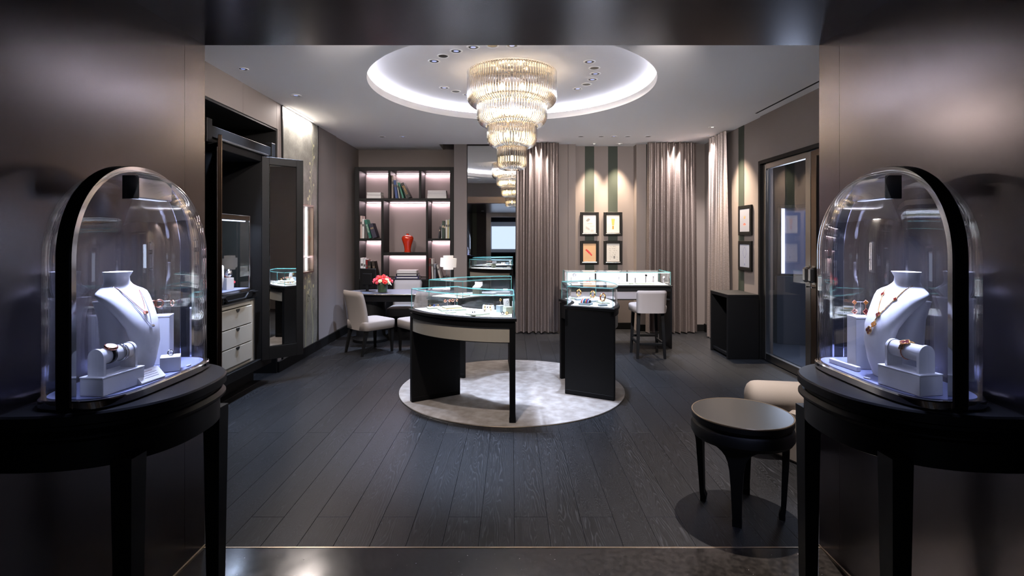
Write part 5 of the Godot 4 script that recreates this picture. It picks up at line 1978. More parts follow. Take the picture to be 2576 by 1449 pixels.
# ---------- straight showcase counter and bar stool ----------
func wall_vitrine_counter() -> void:
	var o := thing("straight_counter", "straight black showcase counter with watches below the framed pictures", "display counter", W(1.54, 0, 7.74))
	var hw := 0.77
	var hd := 0.31
	part("top", box(Vector3(-hw, 0.884, -hd), Vector3(hw, 0.914, hd), 0.004), M.black_satin, o)
	part("rail", box(Vector3(-hw + 0.01, 0.825, hd - 0.045), Vector3(hw - 0.01, 0.876, hd - 0.012), 0.002), M.black_satin, o)
	part("groove", box(Vector3(-hw + 0.02, 0.875, -hd + 0.02), Vector3(hw - 0.02, 0.886, hd - 0.02), 0.0), M.black_matt, o)
	part("drawer_panel", box(Vector3(-hw + 0.07, 0.715, hd - 0.05), Vector3(hw - 0.09, 0.826, hd - 0.02), 0.002), M.display_grey, o)
	part("underside", box(Vector3(-hw + 0.03, 0.70, -hd + 0.02), Vector3(hw - 0.03, 0.715, hd - 0.03), 0.0), M.black_matt, o)
	for s in [-1.0, 1.0]:
		part("side_panel", box(Vector3(s * hw - 0.025 if s > 0 else -hw + 0.005, 0.0, -hd + 0.01), Vector3(hw - 0.005 if s > 0 else -hw + 0.03, 0.876, hd - 0.01), 0.003), M.black_lacquer, o)
	part("deck", box(Vector3(-hw + 0.05, 0.914, -hd + 0.05), Vector3(hw - 0.05, 0.918, hd - 0.035), 0.001), M.deck_white, o)
	var g0 := 0.915
	var g1 := 1.10
	var zx := hd - 0.018
	var gx := hw - 0.025
	part("pane", pane(Vector3(-gx, g0, zx), Vector3(-gx, g1, zx), Vector3(gx, g1, zx), Vector3(gx, g0, zx)), M.case_glass, o)
	part("pane", pane(Vector3(-gx, g1, zx), Vector3(-gx, g1, -zx), Vector3(gx, g1, -zx), Vector3(gx, g1, zx)), M.case_glass, o)
	for s in [-1.0, 1.0]:
		part("pane", pane(Vector3(s * gx, g0, zx), Vector3(s * gx, g1, zx), Vector3(s * gx, g1, -zx), Vector3(s * gx, g0, -zx)), M.case_glass, o)
		var e := mesh()
		tube(e, [Vector3(s * gx, g1, zx), Vector3(s * gx, g1, -zx)], 0.005, 4)
		tube(e, [Vector3(s * gx, g0, zx), Vector3(s * gx, g1, zx)], 0.0045, 4)
		tube(e, [Vector3(s * gx, g0, -zx), Vector3(s * gx, g1, -zx)], 0.0045, 4)
		part("pane_edge", e, M.glass_edge, o)
	var st := mesh()
	tube(st, [Vector3(-gx, g1, zx), Vector3(gx, g1, zx)], 0.0055, 4)
	part("pane_edge", st, M.glass_edge, o)
	# pale sliding backs with dark stiles
	for k in 3:
		var x0 := -gx + 0.01 + k * (2 * gx - 0.02) / 3.0
		part("back_panel", box(Vector3(x0 + 0.012, g0, -zx + 0.01), Vector3(x0 + (2 * gx - 0.02) / 3.0 - 0.012, g1 - 0.006, -zx + 0.018), 0.001), M.display_white, o)
		if k > 0:
			part("back_stile", box(Vector3(x0 - 0.011, g0, -zx + 0.008), Vector3(x0 + 0.011, g1 - 0.006, -zx + 0.024), 0.001), M.black_satin, o)
	part("light_strip", box(Vector3(-gx + 0.01, g1 - 0.012, zx - 0.016), Vector3(gx - 0.01, g1 - 0.006, zx - 0.006), 0.001), glow("counter_strip", Color(0.9, 0.97, 1.0), 0.7), o)
	panel_light(o, o.position + Vector3(0, g1 - 0.016, zx - 0.02), Vector3(0, -1, -0.7), v2(1.45, 0.012), 0.06, Color(0.92, 0.96, 1.0))
	# watches and jewels in it
	var h := 0.9185
	for q in [[-0.36, -0.10, "watch on a grey pillow stand at the left of the straight counter"], [0.30, 0.02, "watch on a stand beside the green block"], [0.45, 0.05, "watch with a dark dial on a stand"], [0.59, -0.05, "pale faced watch on a tall stand"], [0.70, 0.10, "watch at the right end of the straight counter"]]:
		watch(q[2], o.position + Vector3(q[0], h, q[1]), 0.10 + 0.02 * (int(absf(q[0]) * 100) % 2))
	var c := cube("grey cube with a pair of small clover earrings", o.position + Vector3(-0.12, h, 0.05), 0, 0.07, 0.06, M.display_white)
	hoops(c, Vector3(0, 0.06, 0), 0.035, M.silver)
	var r := bracelet_roll("bracelet_roll", "white roll stand with a diamond bracelet in the straight counter", o.position + Vector3(0.06, h, -0.02), 90, 0.13, 0.022, 0.09, 0.0)
	band(r, "diamond_bracelet", "diamond bracelet on the roll stand of the straight counter", Vector3(0, 0.065, 0.0), 0.025, 0.004, M.silver)
	c = cube("pale cube with a diamond flower clip in the straight counter", o.position + Vector3(-0.60, h, -0.05), 0, 0.10, 0.09, M.display_white)
	st = mesh()
	for k in 6:
		var t := TAU * k / 6
		ball(st, Vector3(cos(t) * 0.02, 0.12 + sin(t) * 0.02, 0.02), 0.011, 8)
	part("flower_clip", st, M.silver, c)
	tray("low tray in front of the roll stand", o.position + Vector3(0.10, h, 0.16), 0, 0.14, 0.09)
	tray("wide green tray under the watch stands", o.position + Vector3(0.42, h, 0.10), 0, 0.26, 0.14, 0.012, M.display_green)
	tray("small tilted card tray beside the watches", o.position + Vector3(0.20, h, 0.18), 30, 0.06, 0.05, 0.02)
	tray("low tray at the left of the straight counter", o.position + Vector3(-0.45, h, 0.14), 0, 0.16, 0.10)
	# bar stool
	var s := thing("bar_stool", "grey upholstered bar stool with black legs at the straight counter", "bar stool", W(1.84, 0, 7.03), 180)
	st = mesh()
	cushion(st, 0.46, 0.44, 0.60, 0.70, 0.015, 0.12)
	part("seat", st, M.upholstery, s)
	st = mesh()
	chair_back(st, 0.20, 0.195, 0.605, 0.905, 0.06, 0.03)
	part("backrest", st, M.upholstery, s)
	for sx in [-1.0, 1.0]:
		for sz in [-1.0, 1.0]:
			st = mesh()
			leg(st, Vector3(sx * 0.155, 0.615, sz * 0.155), Vector3(sx * 0.18, 0.0, sz * (0.17 if sz > 0 else 0.205)), 0.042, 0.03)
			part("leg", st, M.black_satin, s)
		st = mesh()
		cbox(st, Vector3(sx * 0.168, 0.20, 0.0), Vector3(0.022, 0.03, 0.32), 0.002)
		part("stretcher", st, M.black_satin, s)
	for sz in [-1.0, 1.0]:
		st = mesh()
		cbox(st, Vector3(0, 0.185 if sz < 0 else 0.24, sz * 0.165), Vector3(0.32, 0.03, 0.022), 0.002)
		part("stretcher", st, M.black_satin, s)
	st = mesh()
	cbox(st, Vector3(0, 0.258, 0.165), Vector3(0.32, 0.006, 0.026), 0.001)
	part("foot_plate", st, M.steel, s)


func watch(label: String, at: Vector3, high: float) -> void:
	var o := thing("watch_stand", label, "watch", at)
	part("foot", box(Vector3(-0.022, 0, -0.018), Vector3(0.022, 0.008, 0.018), 0.002), M.display_white, o)
	var st := mesh()
	tube(st, [Vector3(0, 0.008, 0), Vector3(0, high - 0.02, 0)], 0.009, 8)
	part("pillar", st, M.display_grey, o)
	st = mesh()
	lathe(st, [v2(0, -0.005), v2(0.018, -0.005), v2(0.019, 0.0), v2(0.017, 0.005), v2(0, 0.006)], 20, Vector3(0, high, 0.016), Basis(Vector3.RIGHT, 1.2))
	part("watch_case", st, M.silver, o)
	st = mesh()
	lathe(st, [v2(0, 0.0065), v2(0.014, 0.0062)], 20, Vector3(0, high, 0.016), Basis(Vector3.RIGHT, 1.2))
	part("dial", st, M.pearl if not label.contains("dark dial") else M.gem_dark, o)
	st = mesh()
	var path := []
	for k in 17:
		var t := TAU * k / 16.0
		path.append(Vector3(0, high - 0.022 + 0.024 * sin(t), -0.004 + 0.018 * cos(t)))
	tube(st, path, 0.007, 6, false, 0.3, Vector3.RIGHT)
	part("strap", st, M.gem_dark, o)


# ---------- glass domes on half-round consoles ----------
func half_round(s: float, grow: float, n := 40) -> PackedVector2Array:
	# D outline against the entry wall; s = -1 left, 1 right
	var out := PackedVector2Array()
	var a := 0.365 + grow
	var b := 0.45 + grow
	for k in n + 1:
		var t := PI * (k / float(n)) - PI / 2.0
		var c := cos(t)
		var q := sin(t)
		out.append(v2(s * (1.594 - pow(absf(c), 0.8) * b), 1.95 + signf(q) * pow(absf(q), 0.8) * a))
	return out


func entrance_consoles() -> void:
	for s in [-1.0, 1.0]:
		var which := "with the rose gold watch under its dome" if s < 0 else "with the clover necklace under its dome"
		var o := thing("half_round_console", "half round black console " + which, "console table", W(s * 1.37, 0, 1.95))
		var sub := func(st: SurfaceTool) -> SurfaceTool:
			return st
		var add := func(called: String, outline: PackedVector2Array, h0: float, h1: float, bevel: float, m: Material) -> Node3D:
			var st := mesh()
			var moved := PackedVector2Array()
			for p in outline:
				moved.append(p - v2(s * 1.37, 1.95))
			prism(st, moved, h0, h1, bevel)
			return part(called, st, m, o)
		add.call("top", half_round(s, 0.0), 1.008, 1.048, 0.006, M.black_lacquer)
		add.call("groove", half_round(s, -0.025), 0.990, 1.008, 0.0, M.black_satin)
		add.call("moulding", half_round(s, -0.002), 0.955, 0.990, 0.014, M.black_lacquer)
		add.call("apron", half_round(s, -0.022), 0.865, 0.957, 0.002, M.black_lacquer)
		# tapered legs
		for q in [[1.235, 2.155], [1.235, 1.665]]:
			var st := mesh()
			leg(st, Vector3(s * q[0] - s * 1.37, 0.90, -(q[1] - 1.95)), Vector3(s * q[0] - s * 1.37, 0.0, -(q[1] - 1.95)), 0.068, 0.046)
			part("leg", st, M.black_lacquer, o)
		dome(s)
	left_dome_jewels()
	right_dome_jewels()


const DECK := 1.0805


func dome(s: float) -> void:
	var cx := s * 1.425
	var cd := 1.955
	var o := thing("glass_dome", "arched glass dome over the rose gold watch and bust" if s < 0 else "arched glass dome over the clover necklace bust", "display dome", W(cx, 1.0485, cd))
	var plan := func(grow: float) -> PackedVector2Array:
		var out := PackedVector2Array()
		for k in 64:
			var t := TAU * k / 64.0
			out.append(v2(signf(cos(t)) * pow(absf(cos(t)), 0.55) * (0.15 + grow), signf(sin(t)) * pow(absf(sin(t)), 0.55) * (0.31 + grow)))
		return out
	var st := mesh()
	prism(st, plan.call(0.004), 0.0, 0.03, 0.004)
	part("base_rim", st, M.chrome, o)
	st = mesh()
	prism(st, plan.call(-0.016), 0.03, 0.032, 0.0)
	part("deck", st, M.deck_blue, o)
	# two glass shells, outer and inner, open below
	var shell := func(grow: float) -> SurfaceTool:
		var rows := []
		var straight := 0.475
		for k in 4:
			var row := PackedVector3Array()
			for p in plan.call(grow):
				row.append(Vector3(p.x, lerpf(0.03, straight, k / 3.0), -p.y))
			rows.append(row)
		for k in range(1, 25):
			var t := (PI / 2.0) * k / 24.0
			var row := PackedVector3Array()
			for p in plan.call(grow):
				row.append(Vector3(p.x * pow(cos(t), 0.8), straight + (0.335 + grow) * pow(sin(t), 0.95), -p.y * pow(maxf(cos(t), 0.0), 0.9)))
			rows.append(row)
		var m := mesh()
		grid(m, rows, true)
		return m
	part("glass_shell", shell.call(-0.004), M.dome_glass, o)
	part("inner_shell", shell.call(-0.011), M.dome_glass, o)
	# black band over the arch, with bright edges
	var arch := func(grow: float) -> Array:
		var path := [Vector3(0, 0.0, 0.31 + grow), Vector3(0, 0.25, 0.31 + grow), Vector3(0, 0.475, 0.31 + grow)]
		for k in range(1, 48):
			var t := PI * k / 48.0
			var c := cos(t)
			path.append(Vector3(0, 0.475 + (0.335 + grow) * pow(sin(t), 0.95), signf(c) * pow(absf(c), 0.9) * (0.31 + grow)))
		for q in [Vector3(0, 0.475, -0.31 - grow), Vector3(0, 0.25, -0.31 - grow), Vector3(0, 0.0, -0.31 - grow)]:
			path.append(q)
		return path
	var ribbon := func(x0: float, x1: float, out0: float, out1: float) -> SurfaceTool:
		var m := mesh()
		var a: Array = arch.call(out0)
		var b: Array = arch.call(out1)
		var rows := []
		for i in a.size():
			rows.append(PackedVector3Array([a[i] + Vector3(x0, 0, 0), b[i] + Vector3(x0, 0, 0), b[i] + Vector3(x1, 0, 0), a[i] + Vector3(x1, 0, 0)]))
		for e in 4:
			var strip := []
			for r in rows:
				strip.append(PackedVector3Array([r[e], r[(e + 1) % 4]]))
			grid(m, strip)
		return m
	part("band", ribbon.call(-0.02, 0.02, -0.008, 0.008), M.black_lacquer, o)
	part("band_edge", ribbon.call(-0.024 if s < 0 else 0.02, -0.02 if s < 0 else 0.024, -0.01, 0.006), M.chrome, o)
	part("band_edge", ribbon.call(0.02 if s < 0 else -0.028, 0.028 if s < 0 else -0.02, -0.012, 0.006), M.chrome, o)
	# lamp housing under the crown
	part("lamp_housing", box(Vector3(-0.028, 0.70, -0.17), Vector3(0.028, 0.78, 0.022), 0.004), M.chrome, o)
	part("lamp_end", box(Vector3(-0.030, 0.697, 0.0222), Vector3(0.030, 0.785, 0.027), 0.001), M.black_satin, o)
	part("lamp_lens", box(Vector3(-0.016, 0.6985, -0.155), Vector3(0.016, 0.6998, 0.010), 0.0005), glow("dome_lamp_glow_%d" % int(s + 2), Color(0.82, 0.86, 1.0), 0.3), o)
	for z in [-0.14, -0.08, -0.02]:
		spot(o, W(cx, 1.0485 + 0.690, cd - z), W(cx - s * 0.05, 1.08, cd - z * 1.4), 0.24, 62.0, Color(0.74, 0.79, 1.0), 0.03, 0.9)


func bust(label: String, at: Vector3, turn: float, size := 1.0) -> Node3D:
	# a neck and chest form, facing local +z
	var o := thing("necklace_bust", label, "display bust", at, turn)
	var front := []
	for q in [[0.0, 0.050, 0.052, 0.020], [0.06, 0.062, 0.056, 0.022], [0.13, 0.066, 0.064, 0.026], [0.19, 0.058, 0.076, 0.030], [0.235, 0.043, 0.090, 0.033], [0.27, 0.028, 0.104, 0.036], [0.295, 0.016, 0.116, 0.038], [0.312, 0.008, 0.118, 0.038], [0.322, 0.004, 0.104, 0.038], [0.332, 0.0, 0.078, 0.038], [0.342, -0.002, 0.056, 0.037], [0.355, -0.004, 0.044, 0.035], [0.372, -0.005, 0.042, 0.036], [0.385, -0.003, 0.046, 0.040], [0.392, -0.002, 0.048, 0.042]]:
		front.append([q[0] * size, q[1] * 1.55 * size, q[2] * size, q[3] * size])
	var st := mesh()
	loft(st, front, 2.2)
	part("form", st, M.display_white, o)
	# grey rear stay
	st = mesh()
	var back := []
	for q in [[0.0, -0.01, 0.045, 0.05], [0.12, -0.008, 0.05, 0.045], [0.22, -0.012, 0.066, 0.036], [0.29, -0.016, 0.10, 0.028]]:
		back.append([q[0] * size, q[1] * size, q[2] * size * 0.92, q[3] * size])
	loft(st, back, 2.6)
	part("stay", st, M.display_white, o)
	return o


func chest(size: float, u: float, h: float) -> Vector3:
	# a point just proud of the bust's front: u sideways, h up (both for size 1)
	var rows := [[0.06, 0.062, 0.056, 0.022], [0.13, 0.066, 0.064, 0.026], [0.19, 0.058, 0.076, 0.030], [0.235, 0.043, 0.090, 0.033], [0.27, 0.028, 0.104, 0.036], [0.295, 0.016, 0.116, 0.038], [0.312, 0.008, 0.118, 0.038], [0.322, 0.004, 0.104, 0.038], [0.332, 0.0, 0.078, 0.038], [0.342, -0.002, 0.056, 0.037], [0.36, -0.004, 0.044, 0.036]]
	var k := 0
	while k < rows.size() - 2 and rows[k + 1][0] < h:
		k += 1
	var t := clampf((h - rows[k][0]) / (rows[k + 1][0] - rows[k][0]), 0.0, 1.0)
	var f: float = lerpf(rows[k][1], rows[k + 1][1], t)
	var w: float = lerpf(rows[k][2], rows[k + 1][2], t)
	var d: float = lerpf(rows[k][3], rows[k + 1][3], t)
	var e := pow(maxf(0.0, 1.0 - pow(minf(1.0, absf(u) / w), 2.2)), 1.0 / 2.2)
	return Vector3(u, h, f * 1.55 + d * e + 0.0022) * size


func chain_path(size: float, low: float, skew := 0.0) -> Array:
	var path := []
	for k in 25:
		var t := k / 24.0 * 2.0 - 1.0
		var u := t * 0.052 + skew * (1.0 - absf(t))
		var h := lerpf(low, 0.342, pow(absf(t), 1.35))
		path.append(chest(size, u, h))
	return path


func pendant_chain(b: Node3D, label: String, size: float, low: float, m: Material, flower: bool) -> void:
	var o := thing("necklace", label, "necklace", b.position)
	o.rotation = b.rotation
	var st := mesh()
	var path := chain_path(size, low)
	tube(st, path, 0.0011 if not flower else 0.002, 5)
	part("chain", st, m, o)
	var p: Vector3 = path[12]
	st = mesh()
	if flower:
		for k in 5:
			var t := TAU * k / 5
			ball(st, p + Vector3(cos(t) * 0.011, sin(t) * 0.011, 0.002), 0.006, 8)
		for k in 5:
			ball(st, p + Vector3(0, -0.018 - k * 0.010, 0.002 - k * 0.0002), 0.0036, 8)
	else:
		ball(st, p + Vector3(0, -0.006, 0.003), 0.0065, 12)
		tube(st, [p + Vector3(-0.007, -0.005, 0.004), p + Vector3(0.007, -0.005, 0.004)], 0.0062, 10)
	part("pendant", st, m, o)


func clover(o: Node3D, center: Vector3, r: float, normal: Vector3, stone: Material, metal: Material, roll := 0.0) -> void:
	# four round lobes of stone in a beaded metal rim
	var basis := Basis(Quaternion(Vector3(0, 0, 1), normal.normalized()))
	var st := mesh()
	for k in 4:
		var t := TAU * k / 4 + roll
		var c := center + basis * (Vector3(cos(t), sin(t), 0) * r * 0.55)
		lathe(st, [v2(0, 0.0), v2(r * 0.42, 0.0), v2(r * 0.42, r * 0.16), v2(0, r * 0.18)], 14, c, basis * Basis(Vector3.RIGHT, PI / 2))
	part("stone", st, stone, o)
	st = mesh()
	for k in 4:
		var t := TAU * k / 4 + roll
		for j in 8:
			var q := t + lerpf(-1.95, 1.95, j / 7.0)
			ball(st, center + basis * (Vector3(cos(t), sin(t), 0) * r * 0.55 + Vector3(cos(q), sin(q), 0.12) * r * 0.47), r * 0.16, 6)
	part("beaded_rim", st, metal, o)


func pillar(label: String, at: Vector3, turn: float, w: float, d: float, h: float) -> Node3D:
	var o := thing("display_pillar", label, "display stand", at, turn)
	part("body", box(Vector3(-w / 2, 0, -d / 2), Vector3(w / 2, h - 0.008, d / 2), 0.0015), M.display_white, o)
	part("cap", box(Vector3(-w / 2 - 0.0006, h - 0.0072, -d / 2 - 0.0006), Vector3(w / 2 + 0.0006, h, d / 2 + 0.0006), 0.001), M.display_white, o)
	return o


func left_dome_jewels() -> void:
	var b := bust("white necklace bust with two fine chains beside the watch", W(-1.465, DECK + 0.001, 1.925), 90)
	pendant_chain(b, "fine rose gold chain with a bead pendant, upper of two", 1.0, 0.245, M.rose_gold, false)
	pendant_chain(b, "fine silver chain with a bead pendant, lower of two", 1.0, 0.195, M.silver, false)
	var r := bracelet_roll("watch_roll", "pale roll stand on a box holding the rose gold watch", W(-1.365, DECK + 0.001, 1.77), -6, 0.135, 0.026, 0.088, 0.062)
	var rc := 0.062 + 0.088 - 0.026 - 0.003
	# watch on the roll
	var w := thing("wrist_watch", "round rose gold watch with a dark strap on the roll", "watch", r.position, -6)
	var st := mesh()
	ring(st, Vector3(0, rc, 0.02), 0.0272, 0.0016, Vector3(0, 0, 1), 32, 6, 6.0)
	part("strap", st, M.gem_dark, w)
	st = mesh()
	var up := Basis(Vector3(0, 0, 1), -0.35)
	lathe(st, [v2(0, -0.003), v2(0.019, -0.003), v2(0.0205, 0.001), v2(0.019, 0.006), v2(0.016, 0.0065)], 28, Vector3(0, rc, 0.02) + up * Vector3(0, 0.029, 0), up)
	part("case", st, M.rose_gold, w)
	st = mesh()
	lathe(st, [v2(0, 0.0064), v2(0.016, 0.0064)], 28, Vector3(0, rc, 0.02) + up * Vector3(0, 0.029, 0), up)
	part("dial", st, M.pearl, w)
	band(r, "bracelet", "slim silver bracelet beside the rose gold watch on the roll", Vector3(0, rc, -0.022), 0.0285, 0.0022, M.silver, 1.6)
	band(r, "bracelet", "second slim silver bracelet at the far end of the watch roll", Vector3(0, rc - 0.001, -0.033), 0.0282, 0.0018, M.silver, 1.6)
	# printed card block
	var c := thing("text_card", "tilted pale card block with small print below the bust", "card", W(-1.318, DECK + 0.001, 1.875), 84)
	st = mesh()
	var rows := [PackedVector3Array(), PackedVector3Array()]
	for k in 2:
		var x: float = [-0.055, 0.055][k]
		for q in [[0.0, 0.018], [0.0, -0.014], [0.038, -0.022], [0.042, -0.012], [0.006, 0.022]]:
			rows[k].append(Vector3(x, q[0], q[1]))
	grid(st, rows, true, false, false)
	for k in 2:
		var mid := PackedVector3Array()
		for j in 5:
			mid.append(Vector3(rows[k][0].x, 0.018, -0.004))
		grid(st, [mid, rows[k]], true, false, false)
	var body := part("block", st, M.paper, c)
	var slope := Basis(Vector3.RIGHT, -atan2(0.034, 0.036))
	var f := SystemFont.new()
	f.font_names = PackedStringArray(["Droid Sans"])
	var lines := ["PERLÉE COLLECTION", "The Perlée collection is inspired by an emblematic", "element of the Maison: golden beads, a signature", "that delicately adorns jewels with joyful curves."]
	for k in 4:
		var tm := TextMesh.new()
		tm.text = lines[k]
		tm.font = f
		tm.font_size = 16
		tm.pixel_size = 0.00019 if k else 0.00026
		tm.depth = 0.0002
		var t := part("print", tm, M.ink if k else M.ink_red, body)
		t.transform = Transform3D(slope, Vector3(0.0, 0.024, 0.005) + slope * Vector3(0, 0.0145 - k * 0.0085, 0.0006))
	# earrings on the pillar
	var p := pillar("tall grey pillar with rose gold earrings on a pin", W(-1.445, DECK + 0.001, 2.14), 20, 0.062, 0.062, 0.20)
	st = mesh()
	tube(st, [Vector3(0, 0.20, 0), Vector3(0, 0.256, 0)], 0.0018, 8)
	tube(st, [Vector3(-0.03, 0.256, 0), Vector3(0.034, 0.256, 0)], 0.0018, 8)
	part("pin", st, M.silver, p)
	for q in [[-0.034, 0.014], [-0.012, 0.018], [0.034, 0.014]]:
		st = mesh()
		ring(st, Vector3(q[0], 0.248, 0.006), q[1] * 0.8, 0.0034, Vector3(0.4 if q[0] < 0 else -1.0, 0, 1), 20, 6)
		part("earring", st, M.rose_gold, p)
	# ring on a low box
	var k := cube("low white box with a diamond ring standing on it", W(-1.338, DECK + 0.001, 2.025), 30, 0.066, 0.056, M.display_white)
	st = mesh()
	ring(st, Vector3(0, 0.067, 0), 0.0105, 0.003, Vector3(0.7, 0.25, 1), 22, 8)
	part("ring", st, M.silver, k)
	price_tag("tiny white price tag beside the low ring box", W(-1.305, DECK + 0.001, 2.085), 80)


func price_tag(label: String, at: Vector3, turn: float) -> void:
	var o := thing("price_tag", label, "tag", at, turn)
	part("card", box(Vector3(-0.011, 0, -0.003), Vector3(0.011, 0.005, 0.003), 0.0006), M.paper, o)
	part("print", box(Vector3(-0.008, 0.0012, 0.003), Vector3(0.008, 0.0022, 0.0032), 0.0001), M.ink, o)


func right_dome_jewels() -> void:
	var b := bust("white necklace bust wearing the red clover necklace", W(1.465, DECK + 0.001, 1.925), -90)
	var o := thing("clover_necklace", "long gold necklace with red and amber clover pendants", "necklace", b.position)
	o.rotation = b.rotation
	var path := chain_path(1.0, 0.235, 0.004)
	var st := mesh()
	tube(st, path, 0.0013, 5)
	for p in path:
		ball(st, p, 0.0024, 6)
	for p in path.size() - 1:
		ball(st, path[p].lerp(path[p + 1], 0.5), 0.0022, 6)
	part("chain", st, M.gold, o)
	var n := func(u: float, h: float) -> Vector3:
		var e := 0.004
		var a := chest(1.0, u + e, h) - chest(1.0, u - e, h)
		var c := chest(1.0, u, h + e) - chest(1.0, u, h - e)
		return a.cross(c).normalized()
	for q in [[3, 0.0085, "a"], [20, 0.0075, "r"], [12, 0.0105, "r"]]:
		var p: Vector3 = path[q[0]]
		clover(o, p + Vector3(0, -0.002, 0.002), q[1], n.call(p.x, p.y), M.gem_red if q[2] == "r" else M.gem_red, M.gold)
	for q in [[0.006, 0.198, 0.0115, "a"], [-0.012, 0.172, 0.0145, "r"]]:
		var p := chest(1.0, q[0], q[1])
		st = mesh()
		tube(st, [path[12], p.lerp(path[12], 0.5) + Vector3(0, 0, 0.002), p], 0.0013, 5)
		part("drop_chain", st, M.gold, o)
		clover(o, p + Vector3(0, 0, 0.003), q[2], n.call(p.x, p.y), M.gem_amber if q[3] == "a" else M.gem_red, M.gold)
	var r := bracelet_roll("bracelet_roll", "pale roll stand on a box holding the clover bracelet", W(1.36, DECK + 0.001, 1.77), 10, 0.128, 0.028, 0.092, 0.070)
	var rc := 0.070 + 0.092 - 0.028 - 0.003
	var w := thing("clover_bracelet", "gold chain bracelet with red and amber clovers on the roll", "bracelet", r.position, 10)
	st = mesh()
	ring(st, Vector3(0, rc, -0.004), 0.0296, 0.0015, Vector3(0, 0, 1), 36, 6)
	for k in 26:
		var t := TAU * k / 26
		ball(st, Vector3(cos(t) * 0.0296, rc + sin(t) * 0.0296, -0.004), 0.0026, 6)
	part("chain", st, M.rose_gold, w)
	for q in [[70.0, 0.011, M.gem_amber, -0.004], [112.0, 0.016, M.gem_red, -0.004], [155.0, 0.009, M.gem_dark, -0.004]]:
		var t := deg_to_rad(q[0])
		var dir := Vector3(cos(t), sin(t), 0)
		clover(w, Vector3(0, rc, q[3]) + dir * 0.031, q[1], dir, q[2], M.gold, 0.4)
	var p := pillar("tall grey pillar with red drop earrings on a pin", W(1.395, DECK + 0.001, 2.07), -8, 0.066, 0.070, 0.205)
	st = mesh()
	tube(st, [Vector3(0, 0.205, 0), Vector3(0, 0.262, 0)], 0.0018, 8)
	tube(st, [Vector3(-0.026, 0.262, 0), Vector3(0.02, 0.262, 0)], 0.0018, 8)
	part("pin", st, M.silver, p)
	for x in [-0.024, 0.018]:
		st = mesh()
		tube(st, [Vector3(x, 0.262, 0.003), Vector3(x, 0.232, 0.003)], 0.0022, 6)
		part("drop_chain", st, M.rose_gold, p)
		clover(p, Vector3(x, 0.260, 0.005), 0.0085, Vector3(0.1, 0.1, 1), M.gem_amber, M.rose_gold)
		clover(p, Vector3(x, 0.224, 0.005), 0.0105, Vector3(0.1, 0.0, 1), M.gem_red, M.rose_gold)
	var l := thing("label_bar", "long low pale label bar in front of the tall pillar", "label", W(1.335, DECK + 0.001, 2.075), -84)
	part("bar", box(Vector3(-0.075, 0, -0.009), Vector3(0.075, 0.018, 0.009), 0.0015), M.paper, l)
	part("print", box(Vector3(-0.06, 0.018, -0.005), Vector3(0.02, 0.0183, -0.003), 0.0001), M.ink, l)
	price_tag("tiny white price tag near the dome rim by the roll box", W(1.305, DECK + 0.001, 1.90), -60)


# ---------- stool and bench by the entrance ----------
func stool_and_bench() -> void:
	var o := thing("round_stool", "round black stool with a grey top and splayed hoof legs", "stool", W(1.355, 0, 3.05))
	var st := mesh()
	lathe(st, [v2(0.0, 0.569), v2(0.272, 0.569), v2(0.275, 0.566)], 64)
	part("top", st, M.smoked, o)
	st = mesh()
	lathe(st, [v2(0.274, 0.5695), v2(0.279, 0.5705), v2(0.281, 0.567), v2(0.279, 0.562)], 64)
	part("metal_rim", st, M.brass, o)
	st = mesh()
	lathe(st, [v2(0.0, 0.566), v2(0.279, 0.564), v2(0.279, 0.535), v2(0.262, 0.528), v2(0.262, 0.516), v2(0.276, 0.506), v2(0.283, 0.490), v2(0.283, 0.455), v2(0.272, 0.436), v2(0.255, 0.43), v2(0.0, 0.43)], 64, Vector3.ZERO, Basis(), 30.0)
	part("drum", st, M.black_satin, o)
	for k in 4:
		var a := deg_to_rad(30.0 + 90.0 * k)
		var dir := Vector3(cos(a), 0, sin(a))
		var tan_ := Vector3(-sin(a), 0, cos(a))
		st = mesh()
		var rows := []
		# bracketed top, long taper, hoof
		for q in [[0.440, 0.232, 0.115, 0.035], [0.430, 0.233, 0.096, 0.036], [0.415, 0.234, 0.076, 0.036], [0.392, 0.233, 0.058, 0.036], [0.36, 0.232, 0.045, 0.036], [0.31, 0.231, 0.036, 0.035], [0.2, 0.226, 0.029, 0.031], [0.06, 0.220, 0.024, 0.026], [0.045, 0.216, 0.024, 0.030], [0.03, 0.212, 0.025, 0.034], [0.0, 0.214, 0.024, 0.030]]:
			var row := PackedVector3Array()
			for c in [[-1, -1], [1, -1], [1, 1], [-1, 1]]:
				row.append(dir * (q[1] + c[1] * q[3] / 2) + tan_ * c[0] * q[2] + Vector3(0, q[0], 0))
			rows.append(row)
		for e in 4:
			var strip := []
			for r in rows:
				strip.append(PackedVector3Array([r[e], r[(e + 1) % 4]]))
			grid(st, strip)
		st.set_smooth_group(-1)
		for i in [0, 1, 2, 0, 2, 3]:
			vert(st, rows[rows.size() - 1][i])
		part("leg", st, M.black_satin, o)
	var b := thing("bench", "beige upholstered bench with a round bolster behind the console", "bench", W(2.2, 0, 3.75))
	st = mesh()
	var outline := PackedVector2Array([v2(-0.36, 0.27), v2(-0.10, -0.33), v2(0.62, -0.45), v2(0.62, 0.20)])
	prism(st, outline, 0.0, 0.37, 0.02, false)
	part("body", st, M.bench_cloth, b)
	st = mesh()
	var axis := Vector3(0.97, 0, 0.16).normalized()
	var start := W(-0.45, 0.40, 0.12)
	var prof := [v2(0.0, 0.0), v2(0.05, 0.003), v2(0.085, 0.010), v2(0.110, 0.024), v2(0.126, 0.045), v2(0.132, 0.068), v2(0.134, 0.09), v2(0.134, 1.0), v2(0.0, 1.0)]
	lathe(st, prof, 36, start, Basis(Quaternion(Vector3.UP, axis)), 50.0)
	part("bolster", st, M.bench_cloth, b)


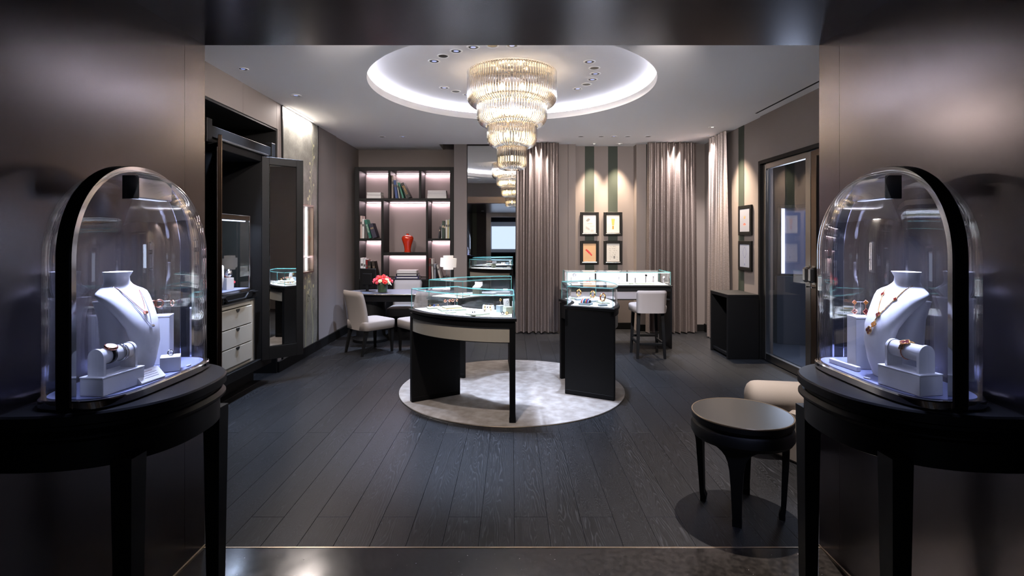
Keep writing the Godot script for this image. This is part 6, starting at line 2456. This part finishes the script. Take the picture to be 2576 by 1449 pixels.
# ---------- lobby behind the camera, seen in the mirrors ----------
func lobby() -> void:
	var far := setting("wall_lobby")
	var d := -3.2
	part("panel", room_box(-3.2, -1.05, 0.0, 2.85, d - 0.15, d), M.wall_cloth_grey, far)
	part("panel", room_box(1.05, 3.2, 0.0, 2.85, d - 0.15, d), M.wall_cloth_grey, far)
	part("panel", room_box(-1.05, 1.05, 2.62, 2.85, d - 0.15, d), M.wall_cloth_grey, far)
	part("side_panel", room_box(-3.2, -3.1, 0.0, 2.85, d, -2.98), M.wall_cloth_grey, far)
	part("side_panel", room_box(3.1, 3.2, 0.0, 2.85, d, -2.98), M.wall_cloth_grey, far)
	part("top", room_box(-3.2, 3.2, 2.75, 2.85, d - 2.2, -2.98), M.entry_bronze, far)
	part("base", room_box(-3.2, 3.2, -0.1, 0.0, d - 2.2, -2.99), M.stone, far)
	part("back", room_box(-1.3, 1.3, 0.0, 2.75, d - 2.2, d - 2.05), M.navy_room, far)
	part("side", room_box(-1.3, -1.2, 0.0, 2.75, d - 2.05, d - 0.16), M.navy_room, far)
	part("side", room_box(1.2, 1.3, 0.0, 2.75, d - 2.05, d - 0.16), M.navy_room, far)
	var fr := setting("trim_lobby_door")
	for s in [-1.0, 1.0]:
		part("jamb", room_box(minf(s * 0.86, s * 1.05), maxf(s * 0.86, s * 1.05), 0.0, 2.62, d - 0.1, d + 0.03), M.steel, fr)
	part("head", room_box(-1.05, 1.05, 2.44, 2.62, d - 0.1, d + 0.031), M.steel, fr)
	var win := setting("window_lobby", W(0.0, 0, d - 2.03))
	part("lit_pane", box(Vector3(-1.15, 0.95, 0.0), Vector3(1.15, 2.3, 0.02), 0.004), glow("lobby_window_glow", COOL, 0.04), win)
	for x in [-0.9, -0.55, -0.2, 0.2, 0.55, 0.9]:
		part("mullion", box(Vector3(x - 0.035, 0.9, 0.021), Vector3(x + 0.035, 2.4, 0.07), 0.004), M.steel, win)
	for h in [1.2, 1.75]:
		part("shelf", box(Vector3(-1.15, h, 0.071), Vector3(1.15, h + 0.03, 0.25), 0.004), M.steel, win)
	part("cabinet", box(Vector3(-1.15, 0.0, 0.0), Vector3(1.15, 0.9, 0.2), 0.004), M.black_satin, win)
	panel_light(win, W(0, 1.6, d - 1.75), Vector3(0, 0, -1), v2(1.8, 1.0), 0.3, COOL)
	for x in [-1.1, 1.1]:
		downlight("lobby downlight on the %s side" % ("left" if x < 0 else "right"), x, 2.6, -1.5, 0.06, 1.4, W(x, 0.0, -1.5), 40.0, NEUTRAL)
	var m: Material = M.blossom_print
	for s in [-1.0, 1.0]:
		var o := thing("blossom_screen", "silver blossom panel on the %s of the lobby door" % ("left" if s < 0 else "right"), "wall panel", W(s * 1.68, 0.1, d + 0.01))
		part("board", box(Vector3(-0.24, 0, -0.01), Vector3(0.24, 2.6, 0.0), 0.001), M.display_green, o)
		part("leaf_sheet", pane(Vector3(-0.24, 0, 0.002), Vector3(-0.24, 2.6, 0.002), Vector3(0.24, 2.6, 0.002), Vector3(0.24, 0, 0.002)), m, o)
